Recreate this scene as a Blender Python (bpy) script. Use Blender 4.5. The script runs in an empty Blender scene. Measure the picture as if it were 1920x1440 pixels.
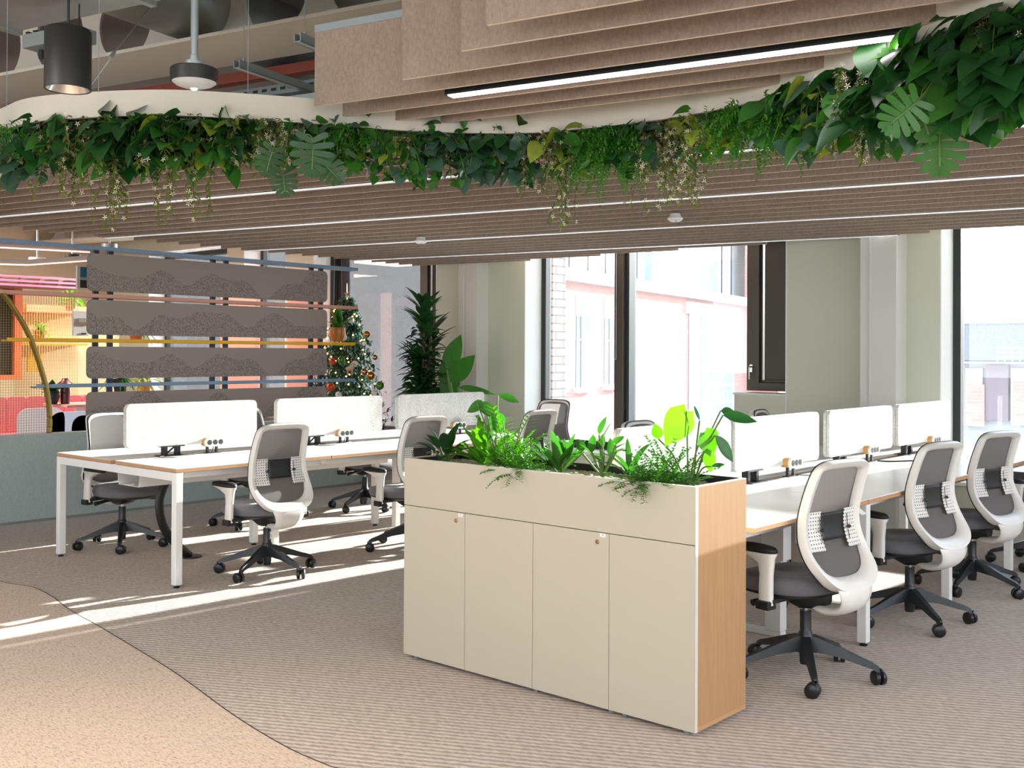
import bpy, math, random
from mathutils import Vector, Matrix, noise
C = bpy.context.scene.collection
pi = math.pi
# ------------------------------------------------------------------ camera
FPX, PIT, ROL, YAW, EYE, PY = 1988.76, -0.0068, 0.0052, 0.71714, 1.46775, 648.98
_F = Vector((-math.sin(YAW)*math.cos(PIT), math.cos(YAW)*math.cos(PIT), -math.sin(PIT)))
_R0 = Vector((math.cos(YAW), math.sin(YAW), 0)); _U0 = _R0.cross(_F)
_R = math.cos(ROL)*_R0+math.sin(ROL)*_U0; _U = -math.sin(ROL)*_R0+math.cos(ROL)*_U0
cam = bpy.data.cameras.new('camera'); camo = bpy.data.objects.new('camera', cam); C.objects.link(camo)
cam.sensor_fit = 'HORIZONTAL'; cam.sensor_width = 36; cam.lens = FPX/1920*36; cam.shift_y = (PY-720)/1920
cam.clip_end = 300
M = Matrix((_R, _U, -_F)).transposed().to_4x4(); M.translation = (0, 0, EYE); camo.matrix_world = M
bpy.context.scene.camera = camo
def ray(x, y):
    return _F+_R*((x-960)/FPX)+_U*((PY-y)/FPX)
def atz(x, y, z):
    d = ray(x, y); return Vector((0, 0, EYE))+d*((z-EYE)/d.z)
def atx(x, y, X):
    d = ray(x, y); return Vector((0, 0, EYE))+d*(X/d.x)
def aty(x, y, Y):
    d = ray(x, y); return Vector((0, 0, EYE))+d*(Y/d.y)
TH = 0.2159
NV = Vector((-math.sin(TH), math.cos(TH), 0)); UV = Vector((math.cos(TH), math.sin(TH), 0))
# ------------------------------------------------------------------ materials
def lin(c):
    return tuple((v/12.92 if v <= .04045 else ((v+.055)/1.055)**2.4) for v in c)
def H(s):
    return lin(tuple(int(s[i:i+2], 16)/255 for i in (0, 2, 4)))
class NT:
    def __init__(s, name):
        s.m = bpy.data.materials.new(name); s.m.use_nodes = True; s.t = s.m.node_tree; s.n = s.t.nodes
        s.b = s.n['Principled BSDF']; s.out = s.n['Material Output']
    def add(s, ty, **k):
        o = s.n.new(ty)
        for a, v in k.items():
            if a.startswith('_'): o.inputs[a[1:].replace('_', ' ')].default_value = v
            else: setattr(o, a, v)
        return o
    def l(s, a, b): s.t.links.new(a, b)
    def coord(s, which='Object', scale=(1, 1, 1), rot=(0, 0, 0)):
        c = s.add('ShaderNodeTexCoord'); m = s.add('ShaderNodeMapping'); m.inputs['Scale'].default_value = scale
        m.inputs['Rotation'].default_value = rot; s.l(c.outputs[which], m.inputs[0]); return m.outputs[0]
    def noise(s, v, scale, detail=3, rough=.5):
        o = s.add('ShaderNodeTexNoise'); o.inputs['Scale'].default_value = scale; o.inputs['Detail'].default_value = detail
        o.inputs['Roughness'].default_value = rough; s.l(v, o.inputs['Vector']); return o.outputs['Fac']
    def ramp(s, f, stops):
        o = s.add('ShaderNodeValToRGB'); e = o.color_ramp.elements
        while len(e) < len(stops): e.new(.5)
        for q, (p, c) in zip(e, stops): q.position = p; q.color = (*c, 1)
        s.l(f, o.inputs[0]); return o.outputs[0]
    def mix(s, f, a, b):
        o = s.add('ShaderNodeMix', data_type='RGBA')
        for v, k in ((f, 0), (a, 6), (b, 7)):
            if isinstance(v, (int, float)): o.inputs[k].default_value = v
            elif isinstance(v, tuple): o.inputs[k].default_value = (*v, 1)
            else: s.l(v, o.inputs[k])
        return o.outputs[2]
    def math(s, op, a, b=0., c=0.):
        o = s.add('ShaderNodeMath', operation=op)
        for i, v in enumerate((a, b, c)):
            if isinstance(v, (int, float)): o.inputs[i].default_value = v
            else: s.l(v, o.inputs[i])
        return o.outputs[0]
    def bump(s, h, st=.3, d=.01):
        o = s.add('ShaderNodeBump'); o.inputs['Strength'].default_value = st; o.inputs['Distance'].default_value = d
        s.l(h, o.inputs['Height']); s.l(o.outputs[0], s.b.inputs['Normal'])
def mat(name, col, rough=.5, metal=0., emit=None, es=0., spec=None, var=0., vs=8., bump=0., bs=60., alpha=None, sheen=0., coat=0.):
    N = NT(name); b = N.b; col = H(col) if isinstance(col, str) else col
    b.inputs['Base Color'].default_value = (*col, 1); b.inputs['Roughness'].default_value = rough; b.inputs['Metallic'].default_value = metal
    if spec is not None: b.inputs['Specular IOR Level'].default_value = spec
    if sheen: b.inputs['Sheen Weight'].default_value = sheen
    if coat: b.inputs['Coat Weight'].default_value = coat
    if emit is not None:
        b.inputs['Emission Color'].default_value = (*(H(emit) if isinstance(emit, str) else emit), 1); b.inputs['Emission Strength'].default_value = es
    v = N.coord()
    f = N.noise(v, vs if var else 5., 4)
    k = var if var else .02
    N.l(N.mix(f, tuple(c*(1-k) for c in col), tuple(min(1, c*(1+k)) for c in col)), b.inputs['Base Color'])
    if bump: N.bump(N.noise(v, bs, 3), bump, .004)
    return N.m
# ------------------------------------------------------------------ mesh builder
class MB:
    def __init__(s): s.v = []; s.f = []; s.m = []
    def add(s, vs, fs, mi=0):
        o = len(s.v); s.v += [tuple(p) for p in vs]; s.f += [tuple(i+o for i in f) for f in fs]; s.m += [mi]*len(fs); return s
    def box(s, a, b, mi=0, T=None):
        x0, y0, z0 = a; x1, y1, z1 = b
        vs = [(x0, y0, z0), (x1, y0, z0), (x1, y1, z0), (x0, y1, z0), (x0, y0, z1), (x1, y0, z1), (x1, y1, z1), (x0, y1, z1)]
        if T is not None: vs = [T@Vector(p) for p in vs]
        return s.add(vs, [(0, 3, 2, 1), (4, 5, 6, 7), (0, 1, 5, 4), (1, 2, 6, 5), (2, 3, 7, 6), (3, 0, 4, 7)], mi)
    def prism(s, pts, off, mi=0, cap=None):           # pts: planar loop (3d), off: extrusion vector
        n = len(pts); off = Vector(off); vs = [Vector(p) for p in pts]; vs += [p+off for p in vs]
        s.add(vs, [(i, (i+1) % n, (i+1) % n+n, i+n) for i in range(n)], mi)
        s.add(vs, [tuple(range(n))[::-1], tuple(range(n, 2*n))], mi if cap is None else cap)
        return s
    def ring(s, rings, mi=0, closed=False, caps=True):
        n = len(rings[0]); vs = [p for r in rings for p in r]; fs = []
        R = len(rings); rr = R if closed else R-1
        for i in range(rr):
            for j in range(n):
                a = i*n+j; b = i*n+(j+1) % n; c = ((i+1) % R)*n+(j+1) % n; d = ((i+1) % R)*n+j
                fs.append((a, b, c, d))
        if caps and not closed: fs += [tuple(range(n))[::-1], tuple(range((R-1)*n, R*n))]
        return s.add(vs, fs, mi)
    def tube(s, pts, r, n=8, mi=0, sy=1., up=(0, 0, 1), caps=True):
        pts = [Vector(p) for p in pts]; rings = []; rs = r if isinstance(r, (list, tuple)) else [r]*len(pts)
        U = Vector(up)
        for i, p in enumerate(pts):
            t = (pts[min(i+1, len(pts)-1)]-pts[max(i-1, 0)])
            t = t.normalized() if t.length > 1e-9 else Vector((0, 0, 1))
            a = t.cross(U)
            if a.length < .05: a = t.cross(Vector((1, 0, 0)) if abs(t.x) < .9 else Vector((0, 1, 0)))
            a.normalize(); b = a.cross(t).normalized()
            rings.append([p+a*math.cos(q*2*pi/n)*rs[i]+b*math.sin(q*2*pi/n)*rs[i]*sy for q in range(n)])
        return s.ring(rings, mi, caps=caps)
    def cyl(s, p0, p1, r0, r1=None, n=20, mi=0):
        return s.tube([p0, p1], [r0, r0 if r1 is None else r1], n, mi)
    def lathe(s, prof, c=(0, 0, 0), n=24, mi=0, T=None):
        c = Vector(c); rings = []
        for r, z in prof:
            rr = [c+Vector((r*math.cos(q*2*pi/n), r*math.sin(q*2*pi/n), z)) for q in range(n)]
            if T is not None: rr = [T@p for p in rr]
            rings.append(rr)
        return s.ring(rings, mi)
    def grid(s, fn, nu, nv, mi=0):
        vs = [fn(i/nu, j/nv) for j in range(nv+1) for i in range(nu+1)]
        return s.add(vs, [(j*(nu+1)+i, j*(nu+1)+i+1, (j+1)*(nu+1)+i+1, (j+1)*(nu+1)+i) for j in range(nv) for i in range(nu)], mi)
    def sphere(s, c, r, n=12, m=8, mi=0, sz=1.):
        return s.lathe([(max(1e-4, r*math.sin(pi*k/m)), -r*sz*math.cos(pi*k/m)) for k in range(m+1)], c, n, mi)
    def build(s, name, mats, parent=None, smooth=False, bevel=0., seg=2, sub=0, solid=0., local=False, auto=40):
        if not isinstance(mats, (list, tuple)): mats = [mats]
        vs = s.v
        if parent is not None and not local:
            o = Vector((0, 0, 0)); q = parent
            while q is not None: o += Vector(q.location); q = q.parent
            vs = [Vector(p)-o for p in vs]
        elif parent is None and not local:
            xs = [p[0] for p in vs]; ys = [p[1] for p in vs]; zs = [p[2] for p in vs]
            o = Vector(((min(xs)+max(xs))/2, (min(ys)+max(ys))/2, min(zs))); vs = [Vector(p)-o for p in vs]
        me = bpy.data.meshes.new(name); me.from_pydata([tuple(p) for p in vs], [], s.f)
        for m_ in mats: me.materials.append(m_)
        me.polygons.foreach_set('material_index', s.m)
        me.update()
        if smooth:
            me.polygons.foreach_set('use_smooth', [True]*len(me.polygons))
            if auto < 180: me.set_sharp_from_angle(angle=math.radians(auto))
        ob = bpy.data.objects.new(name, me); C.objects.link(ob)
        if parent is not None: ob.parent = parent
        elif not local: ob.location = o
        if solid:
            md = ob.modifiers.new('thickness', 'SOLIDIFY'); md.thickness = solid; md.offset = 0
        if bevel:
            md = ob.modifiers.new('bevel', 'BEVEL'); md.width = bevel; md.segments = seg; md.limit_method = 'ANGLE'; md.angle_limit = math.radians(35)
            md.harden_normals = False
        if sub:
            md = ob.modifiers.new('sub', 'SUBSURF'); md.levels = sub; md.render_levels = sub
        return ob
def tag(o, label=None, cat=None, group=None, kind=None):
    if label: o['label'] = label
    if cat: o['category'] = cat
    if group: o['group'] = group
    if kind: o['kind'] = kind
    return o
def thing(name, loc, label, cat, group=None, rz=0.):
    o = bpy.data.objects.new(name, None); C.objects.link(o); o.location = loc; o.rotation_euler = (0, 0, rz); o.empty_display_size = .1
    return tag(o, label, cat, group)
def struct(o): o['kind'] = 'structure'; return o
def kids(o): return [c for c in bpy.data.objects if c.parent == o]
def copy_tree(o, parent=None):
    ch = kids(o); c = o.copy(); C.objects.link(c)
    if parent is not None: c.parent = parent
    for k in ch: copy_tree(k, c)
    return c
def rrect(w, h, r, n=6):
    out = []
    for cx, cy, a0 in ((w/2-r, h/2-r, 0), (-w/2+r, h/2-r, 90), (-w/2+r, -h/2+r, 180), (w/2-r, -h/2+r, 270)):
        for k in range(n+1):
            a = math.radians(a0+90*k/n); out.append((cx+r*math.cos(a), cy+r*math.sin(a)))
    return out
def spline(P, n):                                        # catmull-rom through points (tuples)
    P = [Vector(p) for p in P]; out = []
    for i in range(len(P)-1):
        p0 = P[max(i-1, 0)]; p1 = P[i]; p2 = P[i+1]; p3 = P[min(i+2, len(P)-1)]
        for k in range(n):
            t = k/n; out.append(.5*((2*p1)+(p2-p0)*t+(2*p0-5*p1+4*p2-p3)*t*t+(3*p1-p0-3*p2+p3)*t*t*t))
    out.append(P[-1]); return out
def interp(tab, z):
    if z <= tab[0][0]: return tab[0][1]
    for (a, b), (c, d) in zip(tab, tab[1:]):
        if z <= c:
            t = (z-a)/(c-a); t = t*t*(3-2*t); return b+(d-b)*t
    return tab[-1][1]
# ------------------------------------------------------------------ material library
white_metal = mat('white_metal', 'e9e9e6', .42)
desk_white = mat('desk_white', 'ecebe8', .28)
def wood(name, a, b, ax=(3, 3, .35), rough=.5):
    N = NT(name); v = N.coord(scale=ax); f = N.noise(v, 9, 6, .6); g = N.noise(v, 40, 3)
    N.l(N.mix(N.math('ADD', N.math('MULTIPLY', f, .75), N.math('MULTIPLY', g, .3)), H(a), H(b)), N.b.inputs['Base Color']); N.b.inputs['Roughness'].default_value = rough
    return N.m
oak = wood('oak_veneer', '9c744b', 'c69c70', (9, 9, .5))
edge_wood = wood('plywood_edge', 'b08258', 'cfa47a', (2, 2, 8))
module_wood = wood('module_wood', 'b9824a', 'd8a568', (3, 3, 20))
chair_white = mat('chair_white_plastic', 'e4e1db', .38)
chair_black = mat('chair_black_plastic', '1b1d1e', .42)
chair_base = mat('chair_base_black', '202426', .36)
pad_black = mat('armrest_pad_black', '141516', .6)
rubber = mat('caster_rubber', '1a1c1d', .35)
chrome = mat('chrome', 'c9c9c9', .18, 1.)
def fabric(name, col, s=420, k=.25, rough=.9, sheen=.2):
    N = NT(name); v = N.coord(); w = N.add('ShaderNodeTexWave', wave_type='BANDS', bands_direction='Z'); w.inputs['Scale'].default_value = s/6.28; w.inputs['Distortion'].default_value = .6
    N.l(v, w.inputs['Vector']); f = N.noise(v, 300, 2); c = H(col)
    m = N.math('MULTIPLY', N.math('ADD', w.outputs['Fac'], f), .5)
    N.l(N.mix(m, tuple(x*(1-k) for x in c), tuple(min(1, x*(1+k)) for x in c)), N.b.inputs['Base Color']); N.b.inputs['Roughness'].default_value = rough
    N.b.inputs['Sheen Weight'].default_value = sheen; N.bump(m, .25, .001); return N.m
seat_fab = fabric('seat_fabric_grey', '66666a')
# back mesh: knitted fabric that lets some light through
N = NT('back_mesh_grey'); v = N.coord(); w = N.add('ShaderNodeTexWave', wave_type='BANDS', bands_direction='Z'); w.inputs['Scale'].default_value = 60; w.inputs['Distortion'].default_value = 1.2
N.l(v, w.inputs['Vector']); N.l(N.mix(w.outputs['Fac'], H('5f5a59'), H('837d7b')), N.b.inputs['Base Color']); N.b.inputs['Roughness'].default_value = .75; N.b.inputs['Sheen Weight'].default_value = .2
tr = N.add('ShaderNodeBsdfTranslucent'); tr.inputs[0].default_value = (*H('8d8785'), 1); mx = N.add('ShaderNodeMixShader'); mx.inputs[0].default_value = .3
N.l(N.b.outputs[0], mx.inputs[1]); N.l(tr.outputs[0], mx.inputs[2]); N.l(mx.outputs[0], N.out.inputs[0]); back_mesh = N.m
# perforated white lumbar plate
N = NT('perforated_white_plastic'); c = N.add('ShaderNodeTexCoord'); sp = N.add('ShaderNodeSeparateXYZ'); N.l(c.outputs['Object'], sp.inputs[0])
d = []
for ax in (0, 2):
    q = N.math('SUBTRACT', N.math('FRACT', N.math('MULTIPLY', sp.outputs[ax], 62.)), .5); d.append(N.math('MULTIPLY', q, q))
rr = N.math('LESS_THAN', N.math('ADD', d[0], d[1]), .045)
N.l(N.mix(rr, H('e4e1db'), H('3a3534')), N.b.inputs['Base Color']); N.b.inputs['Roughness'].default_value = .4; perf = N.m
# felt
def felt(name, a, b, sc=300, bump=.5, vert=1.):
    N = NT(name); v = N.coord(scale=(1, 1, vert)); f = N.noise(v, sc, 4, .7); g = N.noise(v, sc*.12, 2)
    h = N.math('ADD', N.math('MULTIPLY', f, .75), N.math('MULTIPLY', g, .25))
    N.l(N.ramp(h, [(.35, H(a)), (.62, H(b))]), N.b.inputs['Base Color']); N.b.inputs['Roughness'].default_value = .95; N.b.inputs['Sheen Weight'].default_value = .2
    N.bump(f, bump, .003); return N.m
screen_felt = felt('pale_grey_felt', 'b9b5af', 'e2dfdb', 110, .9, .6)
baffle_felt = felt('brown_felt', '857467', '9a897c', 90, .15, .5)
baffle_edge = mat('baffle_cut_edge', 'd9c8b8', .9)
panel_felt = felt('taupe_felt', '6a605a', '7b716a', 160, .3)
# taupe felt with stippled hills on its lower part
N = NT('taupe_felt_with_hills'); c = N.add('ShaderNodeTexCoord'); sp = N.add('ShaderNodeSeparateXYZ'); N.l(c.outputs['Object'], sp.inputs[0])
v = N.coord(); ns = N.add('ShaderNodeTexNoise', noise_dimensions='1D'); ns.inputs['Scale'].default_value = 1.5; ns.inputs['Detail'].default_value = 1.
oi = N.add('ShaderNodeObjectInfo'); N.l(N.math('ADD', sp.outputs[1], N.math('MULTIPLY', oi.outputs['Random'], 20.)), ns.inputs['W'])
hill = N.math('LESS_THAN', N.math('DIVIDE', sp.outputs[2], .34), N.math('SUBTRACT', N.math('MULTIPLY', ns.outputs['Fac'], 1.7), .35))
st = N.math('GREATER_THAN', N.noise(v, 110, 2), .53)
f = N.noise(v, 300, 3)
N.l(N.mix(N.math('MULTIPLY', N.math('MULTIPLY', hill, st), .75), N.mix(f, H('857b74'), H('968c84')), H('5f5751')), N.b.inputs['Base Color']); N.b.inputs['Roughness'].default_value = .95
hills_felt = N.m
wall_green = mat('wall_pale_sage', 'c6c9b8', .75, var=.03, vs=2)
wall_white = mat('wall_offwhite', 'd2d2cc', .7)
reveal_white = mat('window_reveal_white', 'dfe2e2', .6)
ceil_m = mat('ceiling_soffit', '8e8c86', .9, var=.08, vs=3)
beam_m = mat('beam_cream_paint', 'cfc9bc', .6, var=.03)
duct_m = mat('galvanised_duct', 'a9aeac', .42, .75, var=.12, vs=14)
tray_m = mat('cable_tray_zinc', '8d9493', .5, .6)
red_m = mat('red_pipe', '8a3a26', .5)
bronze = mat('window_frame_bronze', '4d463e', .45, .3)
dark_frame = mat('window_frame_dark', '2c302f', .4, .3)
black_m = mat('black_metal', '17191a', .45)
conduit = mat('galvanised_conduit', '9aa3a5', .4, .6)
sage_edge = mat('white_trim', 'dcdbd5', .55)
plastic_white = mat('white_plastic', 'e6e6e3', .4)
socket_m = mat('socket_dark', '2b2e33', .4)
cab_beige = mat('cabinet_beige_laminate', 'b9b2a0', .4, spec=.4)
cab_edge = mat('cabinet_white_edge', 'd8d4cd', .5)
liner_m = mat('planter_liner_black', '1a1817', .6)
lock_m = mat('lock_brass', 'b58f76', .25, 1.)
label_m = mat('door_label_white', 'e3ddd8', .5)
# carpets
N = NT('ribbed_carpet'); v = N.coord(rot=(0, 0, math.radians(-27))); nz = N.noise(v, 7, 3)
sp = N.add('ShaderNodeSeparateXYZ'); N.l(v, sp.inputs[0])
wob = N.noise(N.coord(scale=(.5, 3, 1), rot=(0, 0, math.radians(-27))), 30, 3)
ph = N.math('MULTIPLY', N.math('ADD', sp.outputs[1], N.math('MULTIPLY', wob, .03)), 2*pi/.034)
rib = N.math('ADD', N.math('MULTIPLY', N.math('SINE', ph), .5), .5)
br = N.noise(v, 26, 4, .7); tuft = N.noise(v, 330, 3, .8)
rb = N.math('MULTIPLY', N.math('POWER', rib, 1.2), N.math('ADD', N.math('MULTIPLY', br, 1.1), .25))
col = N.ramp(N.math('ADD', N.math('MULTIPLY', rb, .72), N.math('MULTIPLY', tuft, .3)), [(.10, H('85776a')), (.40, H('bdad9d')), (.85, H('d9cbbb'))])
N.l(N.mix(N.math('MULTIPLY', N.noise(v, .8, 2), .25), col, H('b3a393')), N.b.inputs['Base Color']); N.b.inputs['Roughness'].default_value = 1.
N.b.inputs['Sheen Weight'].default_value = .25; N.bump(N.math('ADD', rb, N.math('MULTIPLY', tuft, .4)), .7, .008); carpet_rib = N.m
N = NT('flecked_carpet'); v = N.coord(scale=(1, 3.2, 1), rot=(0, 0, math.radians(-35))); f = N.noise(v, 38, 5, .8); g = N.noise(N.coord(), 260, 3, .8)
N.l(N.ramp(N.math('ADD', N.math('MULTIPLY', f, .7), N.math('MULTIPLY', g, .3)), [(.40, H('8f7b6d')), (.47, H('cbb59f')), (.56, H('dcc6ae'))]), N.b.inputs['Base Color']); N.b.inputs['Roughness'].default_value = 1.
N.b.inputs['Sheen Weight'].default_value = .2; N.bump(g, .5, .006); carpet_fleck = N.m
seam_m = mat('carpet_seam', '3a332d', 1.)
# recycled chip board of the low wall
N = NT('recycled_chip_board'); v = N.coord(scale=(1, 1, .5)); vo = N.add('ShaderNodeTexVoronoi'); vo.inputs['Scale'].default_value = 55; N.l(v, vo.inputs['Vector'])
base = N.mix(N.noise(v, 90, 4, .7), H('8c9896'), H('bcc7c5'))
dk = N.math('LESS_THAN', vo.outputs['Distance'], .2); sp = N.add('ShaderNodeSeparateColor'); N.l(vo.outputs['Color'], sp.inputs[0])
col = N.mix(N.math('MULTIPLY', N.math('GREATER_THAN', sp.outputs[0], .72), .8), base, N.ramp(sp.outputs[1], [(0., H('2c3333')), (.45, H('3e4a4c')), (.7, H('8a99a0')), (.93, H('8a4a44')), (1., H('b9b4ae'))]))
N.l(N.mix(dk, base, col), N.b.inputs['Base Color']); N.b.inputs['Roughness'].default_value = .6; terrazzo = N.m
def brickm(name, c1, c2, mo, sc=1., rot=(0, 0, 0)):
    N = NT(name); c = N.add('ShaderNodeTexCoord'); sp = N.add('ShaderNodeSeparateXYZ'); N.l(c.outputs['Object'], sp.inputs[0])
    cb = N.add('ShaderNodeCombineXYZ'); N.l(N.math('ADD', sp.outputs[0], sp.outputs[1]), cb.inputs[0]); N.l(sp.outputs[2], cb.inputs[1])
    b = N.add('ShaderNodeTexBrick'); b.inputs['Scale'].default_value = sc; b.inputs['Brick Width'].default_value = .225; b.inputs['Row Height'].default_value = .075; b.inputs['Mortar Size'].default_value = .008
    b.inputs['Color1'].default_value = (*H(c1), 1); b.inputs['Color2'].default_value = (*H(c2), 1); b.inputs['Mortar'].default_value = (*H(mo), 1); N.l(cb.outputs[0], b.inputs['Vector'])
    N.l(b.outputs[0], N.b.inputs['Base Color']); N.b.inputs['Roughness'].default_value = .9; return N.m
brick_near = brickm('rustic_red_brick', 'a4705f', 'c09384', '4d4e52', .8)
brick_pink = brickm('pink_brick', 'b57767', 'bf8474', 'b58a7c', 1.)
concrete = mat('pale_concrete', 'b8b4ae', .8, var=.05)
white_out = mat('white_cladding', 'dcdfe2', .6)
grey_glass = mat('blue_grey_glazing', '8796a5', .35, var=.1, vs=.6)
dark_glass = mat('dark_glazing', '3c4854', .2, var=.2)
asphalt = mat('wet_street', '7b8492', .35)
# glass: clear pane with a little dust on it
N = NT('window_glass'); tr = N.add('ShaderNodeBsdfTransparent'); tr.inputs[0].default_value = (.93, .96, .96, 1)
gl = N.add('ShaderNodeBsdfGlossy'); gl.inputs['Roughness'].default_value = .01
fr = N.add('ShaderNodeFresnel'); fr.inputs[0].default_value = 1.45
m1 = N.add('ShaderNodeMixShader'); N.l(fr.outputs[0], m1.inputs[0]); N.l(tr.outputs[0], m1.inputs[1]); N.l(gl.outputs[0], m1.inputs[2])
du = N.add('ShaderNodeBsdfTranslucent'); du.inputs[0].default_value = (.85, .87, .9, 1)
v = N.coord(); f = N.noise(v, 14, 6, .8); m2 = N.add('ShaderNodeMixShader'); N.l(N.math('ADD', N.math('MULTIPLY', f, .012), .006), m2.inputs[0])
N.l(m1.outputs[0], m2.inputs[1]); N.l(du.outputs[0], m2.inputs[2]); N.l(m2.outputs[0], N.out.inputs[0]); glass = N.m
# leaves
def leafm(name, a, b, tr=.35, rough=.4, vs=9, spec=.4):
    N = NT(name); v = N.coord(); f = N.noise(v, vs, 3); cc = N.mix(f, H(a), H(b)); N.l(cc, N.b.inputs['Base Color']); N.b.inputs['Roughness'].default_value = rough
    N.b.inputs['Specular IOR Level'].default_value = spec
    t = N.add('ShaderNodeBsdfTranslucent'); hs = N.add('ShaderNodeHueSaturation'); hs.inputs['Saturation'].default_value = 1.15; hs.inputs['Value'].default_value = 1.8; N.l(cc, hs.inputs['Color']); N.l(hs.outputs[0], t.inputs[0])
    m = N.add('ShaderNodeMixShader'); m.inputs[0].default_value = tr; N.l(N.b.outputs[0], m.inputs[1]); N.l(t.outputs[0], m.inputs[2]); N.l(m.outputs[0], N.out.inputs[0]); return N.m
leaf_fresh = leafm('leaf_fresh_green', '3f7d1f', '66a82e', .45, .35)
leaf_mid = leafm('leaf_mid_green', '2b5a24', '467a33', .35, .35)
leaf_dark = leafm('leaf_dark_green', '173a1a', '2d5a2c', .25, .35)
leaf_blue = leafm('leaf_blue_green', '2c4a3c', '4d6c58', .25, .3)
leaf_yel = leafm('leaf_variegated', '5d7f2a', 'a9ad4c', .35, .4, 25)
leaf_olive = leafm('leaf_olive', '4a5f28', '76823c', .3, .5)
fern_m = leafm('leaf_fern', '2f6a1e', '4f8f2b', .35, .6)
stem_m = mat('plant_stem', '51702f', .6)
twig_m = mat('brown_twig', '5a4634', .8)
flower_m = mat('white_petals', 'e3dcc4', .7)
gravel_m = felt('gravel', '5c4f3b', 'c9bd93', 70, 1.)
soil_m = mat('dark_soil', '2a211a', 1.)
# ------------------------------------------------------------------ room shell
def S(s, u, z): return NV*s+UV*u+Vector((0, 0, z))
def sdir(p): return (p.dot(NV), p.dot(UV))
b = MB(); b.box((-9.13, -5, -.1), (3.4, 9.3, 0)); struct(b.build('floor', carpet_rib))
bp = [atz(x, y, 0) for x, y in [(0, 1091), (60, 1102), (97, 1120), (130, 1145), (178, 1172), (250, 1215), (330, 1265), (440, 1345), (540, 1405), (620, 1440)]]
bp = [Vector((-9.0, 2.2, 0)), Vector((-8.2, 2.85, 0)), Vector((-7.5, 3.0, 0))]+bp+[atz(740, 1490, 0), Vector((-1.5, 1.6, 0)), Vector((-1.0, 1.2, 0)), Vector((-.6, .6, 0)), Vector((-.5, -2, 0))]
bc = spline(bp, 6)
b = MB(); b.prism([Vector((p.x, p.y, 0)) for p in bc]+[Vector((-.5, -5, 0)), Vector((-9.05, -5, 0))], (0, 0, .004)); struct(b.build('floor', carpet_fleck))
b = MB(); n = len(bc); L_ = []; R_ = []
for i, p in enumerate(bc):
    t = (bc[min(i+1, n-1)]-bc[max(i-1, 0)]).normalized(); q = Vector((-t.y, t.x, 0)); L_.append(p+q*.000); R_.append(p+q*.006)
b.add([(*p.xy, .0045) for p in L_]+[(*p.xy, .0045) for p in R_], [(i, i+1, i+1+n, i+n) for i in range(n-1)]); struct(b.build('trim_1', seam_m))
b = MB(); b.box((-17, -5, 3.75), (3.6, 9.4, 3.9)); struct(b.build('ceiling', ceil_m))
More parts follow.
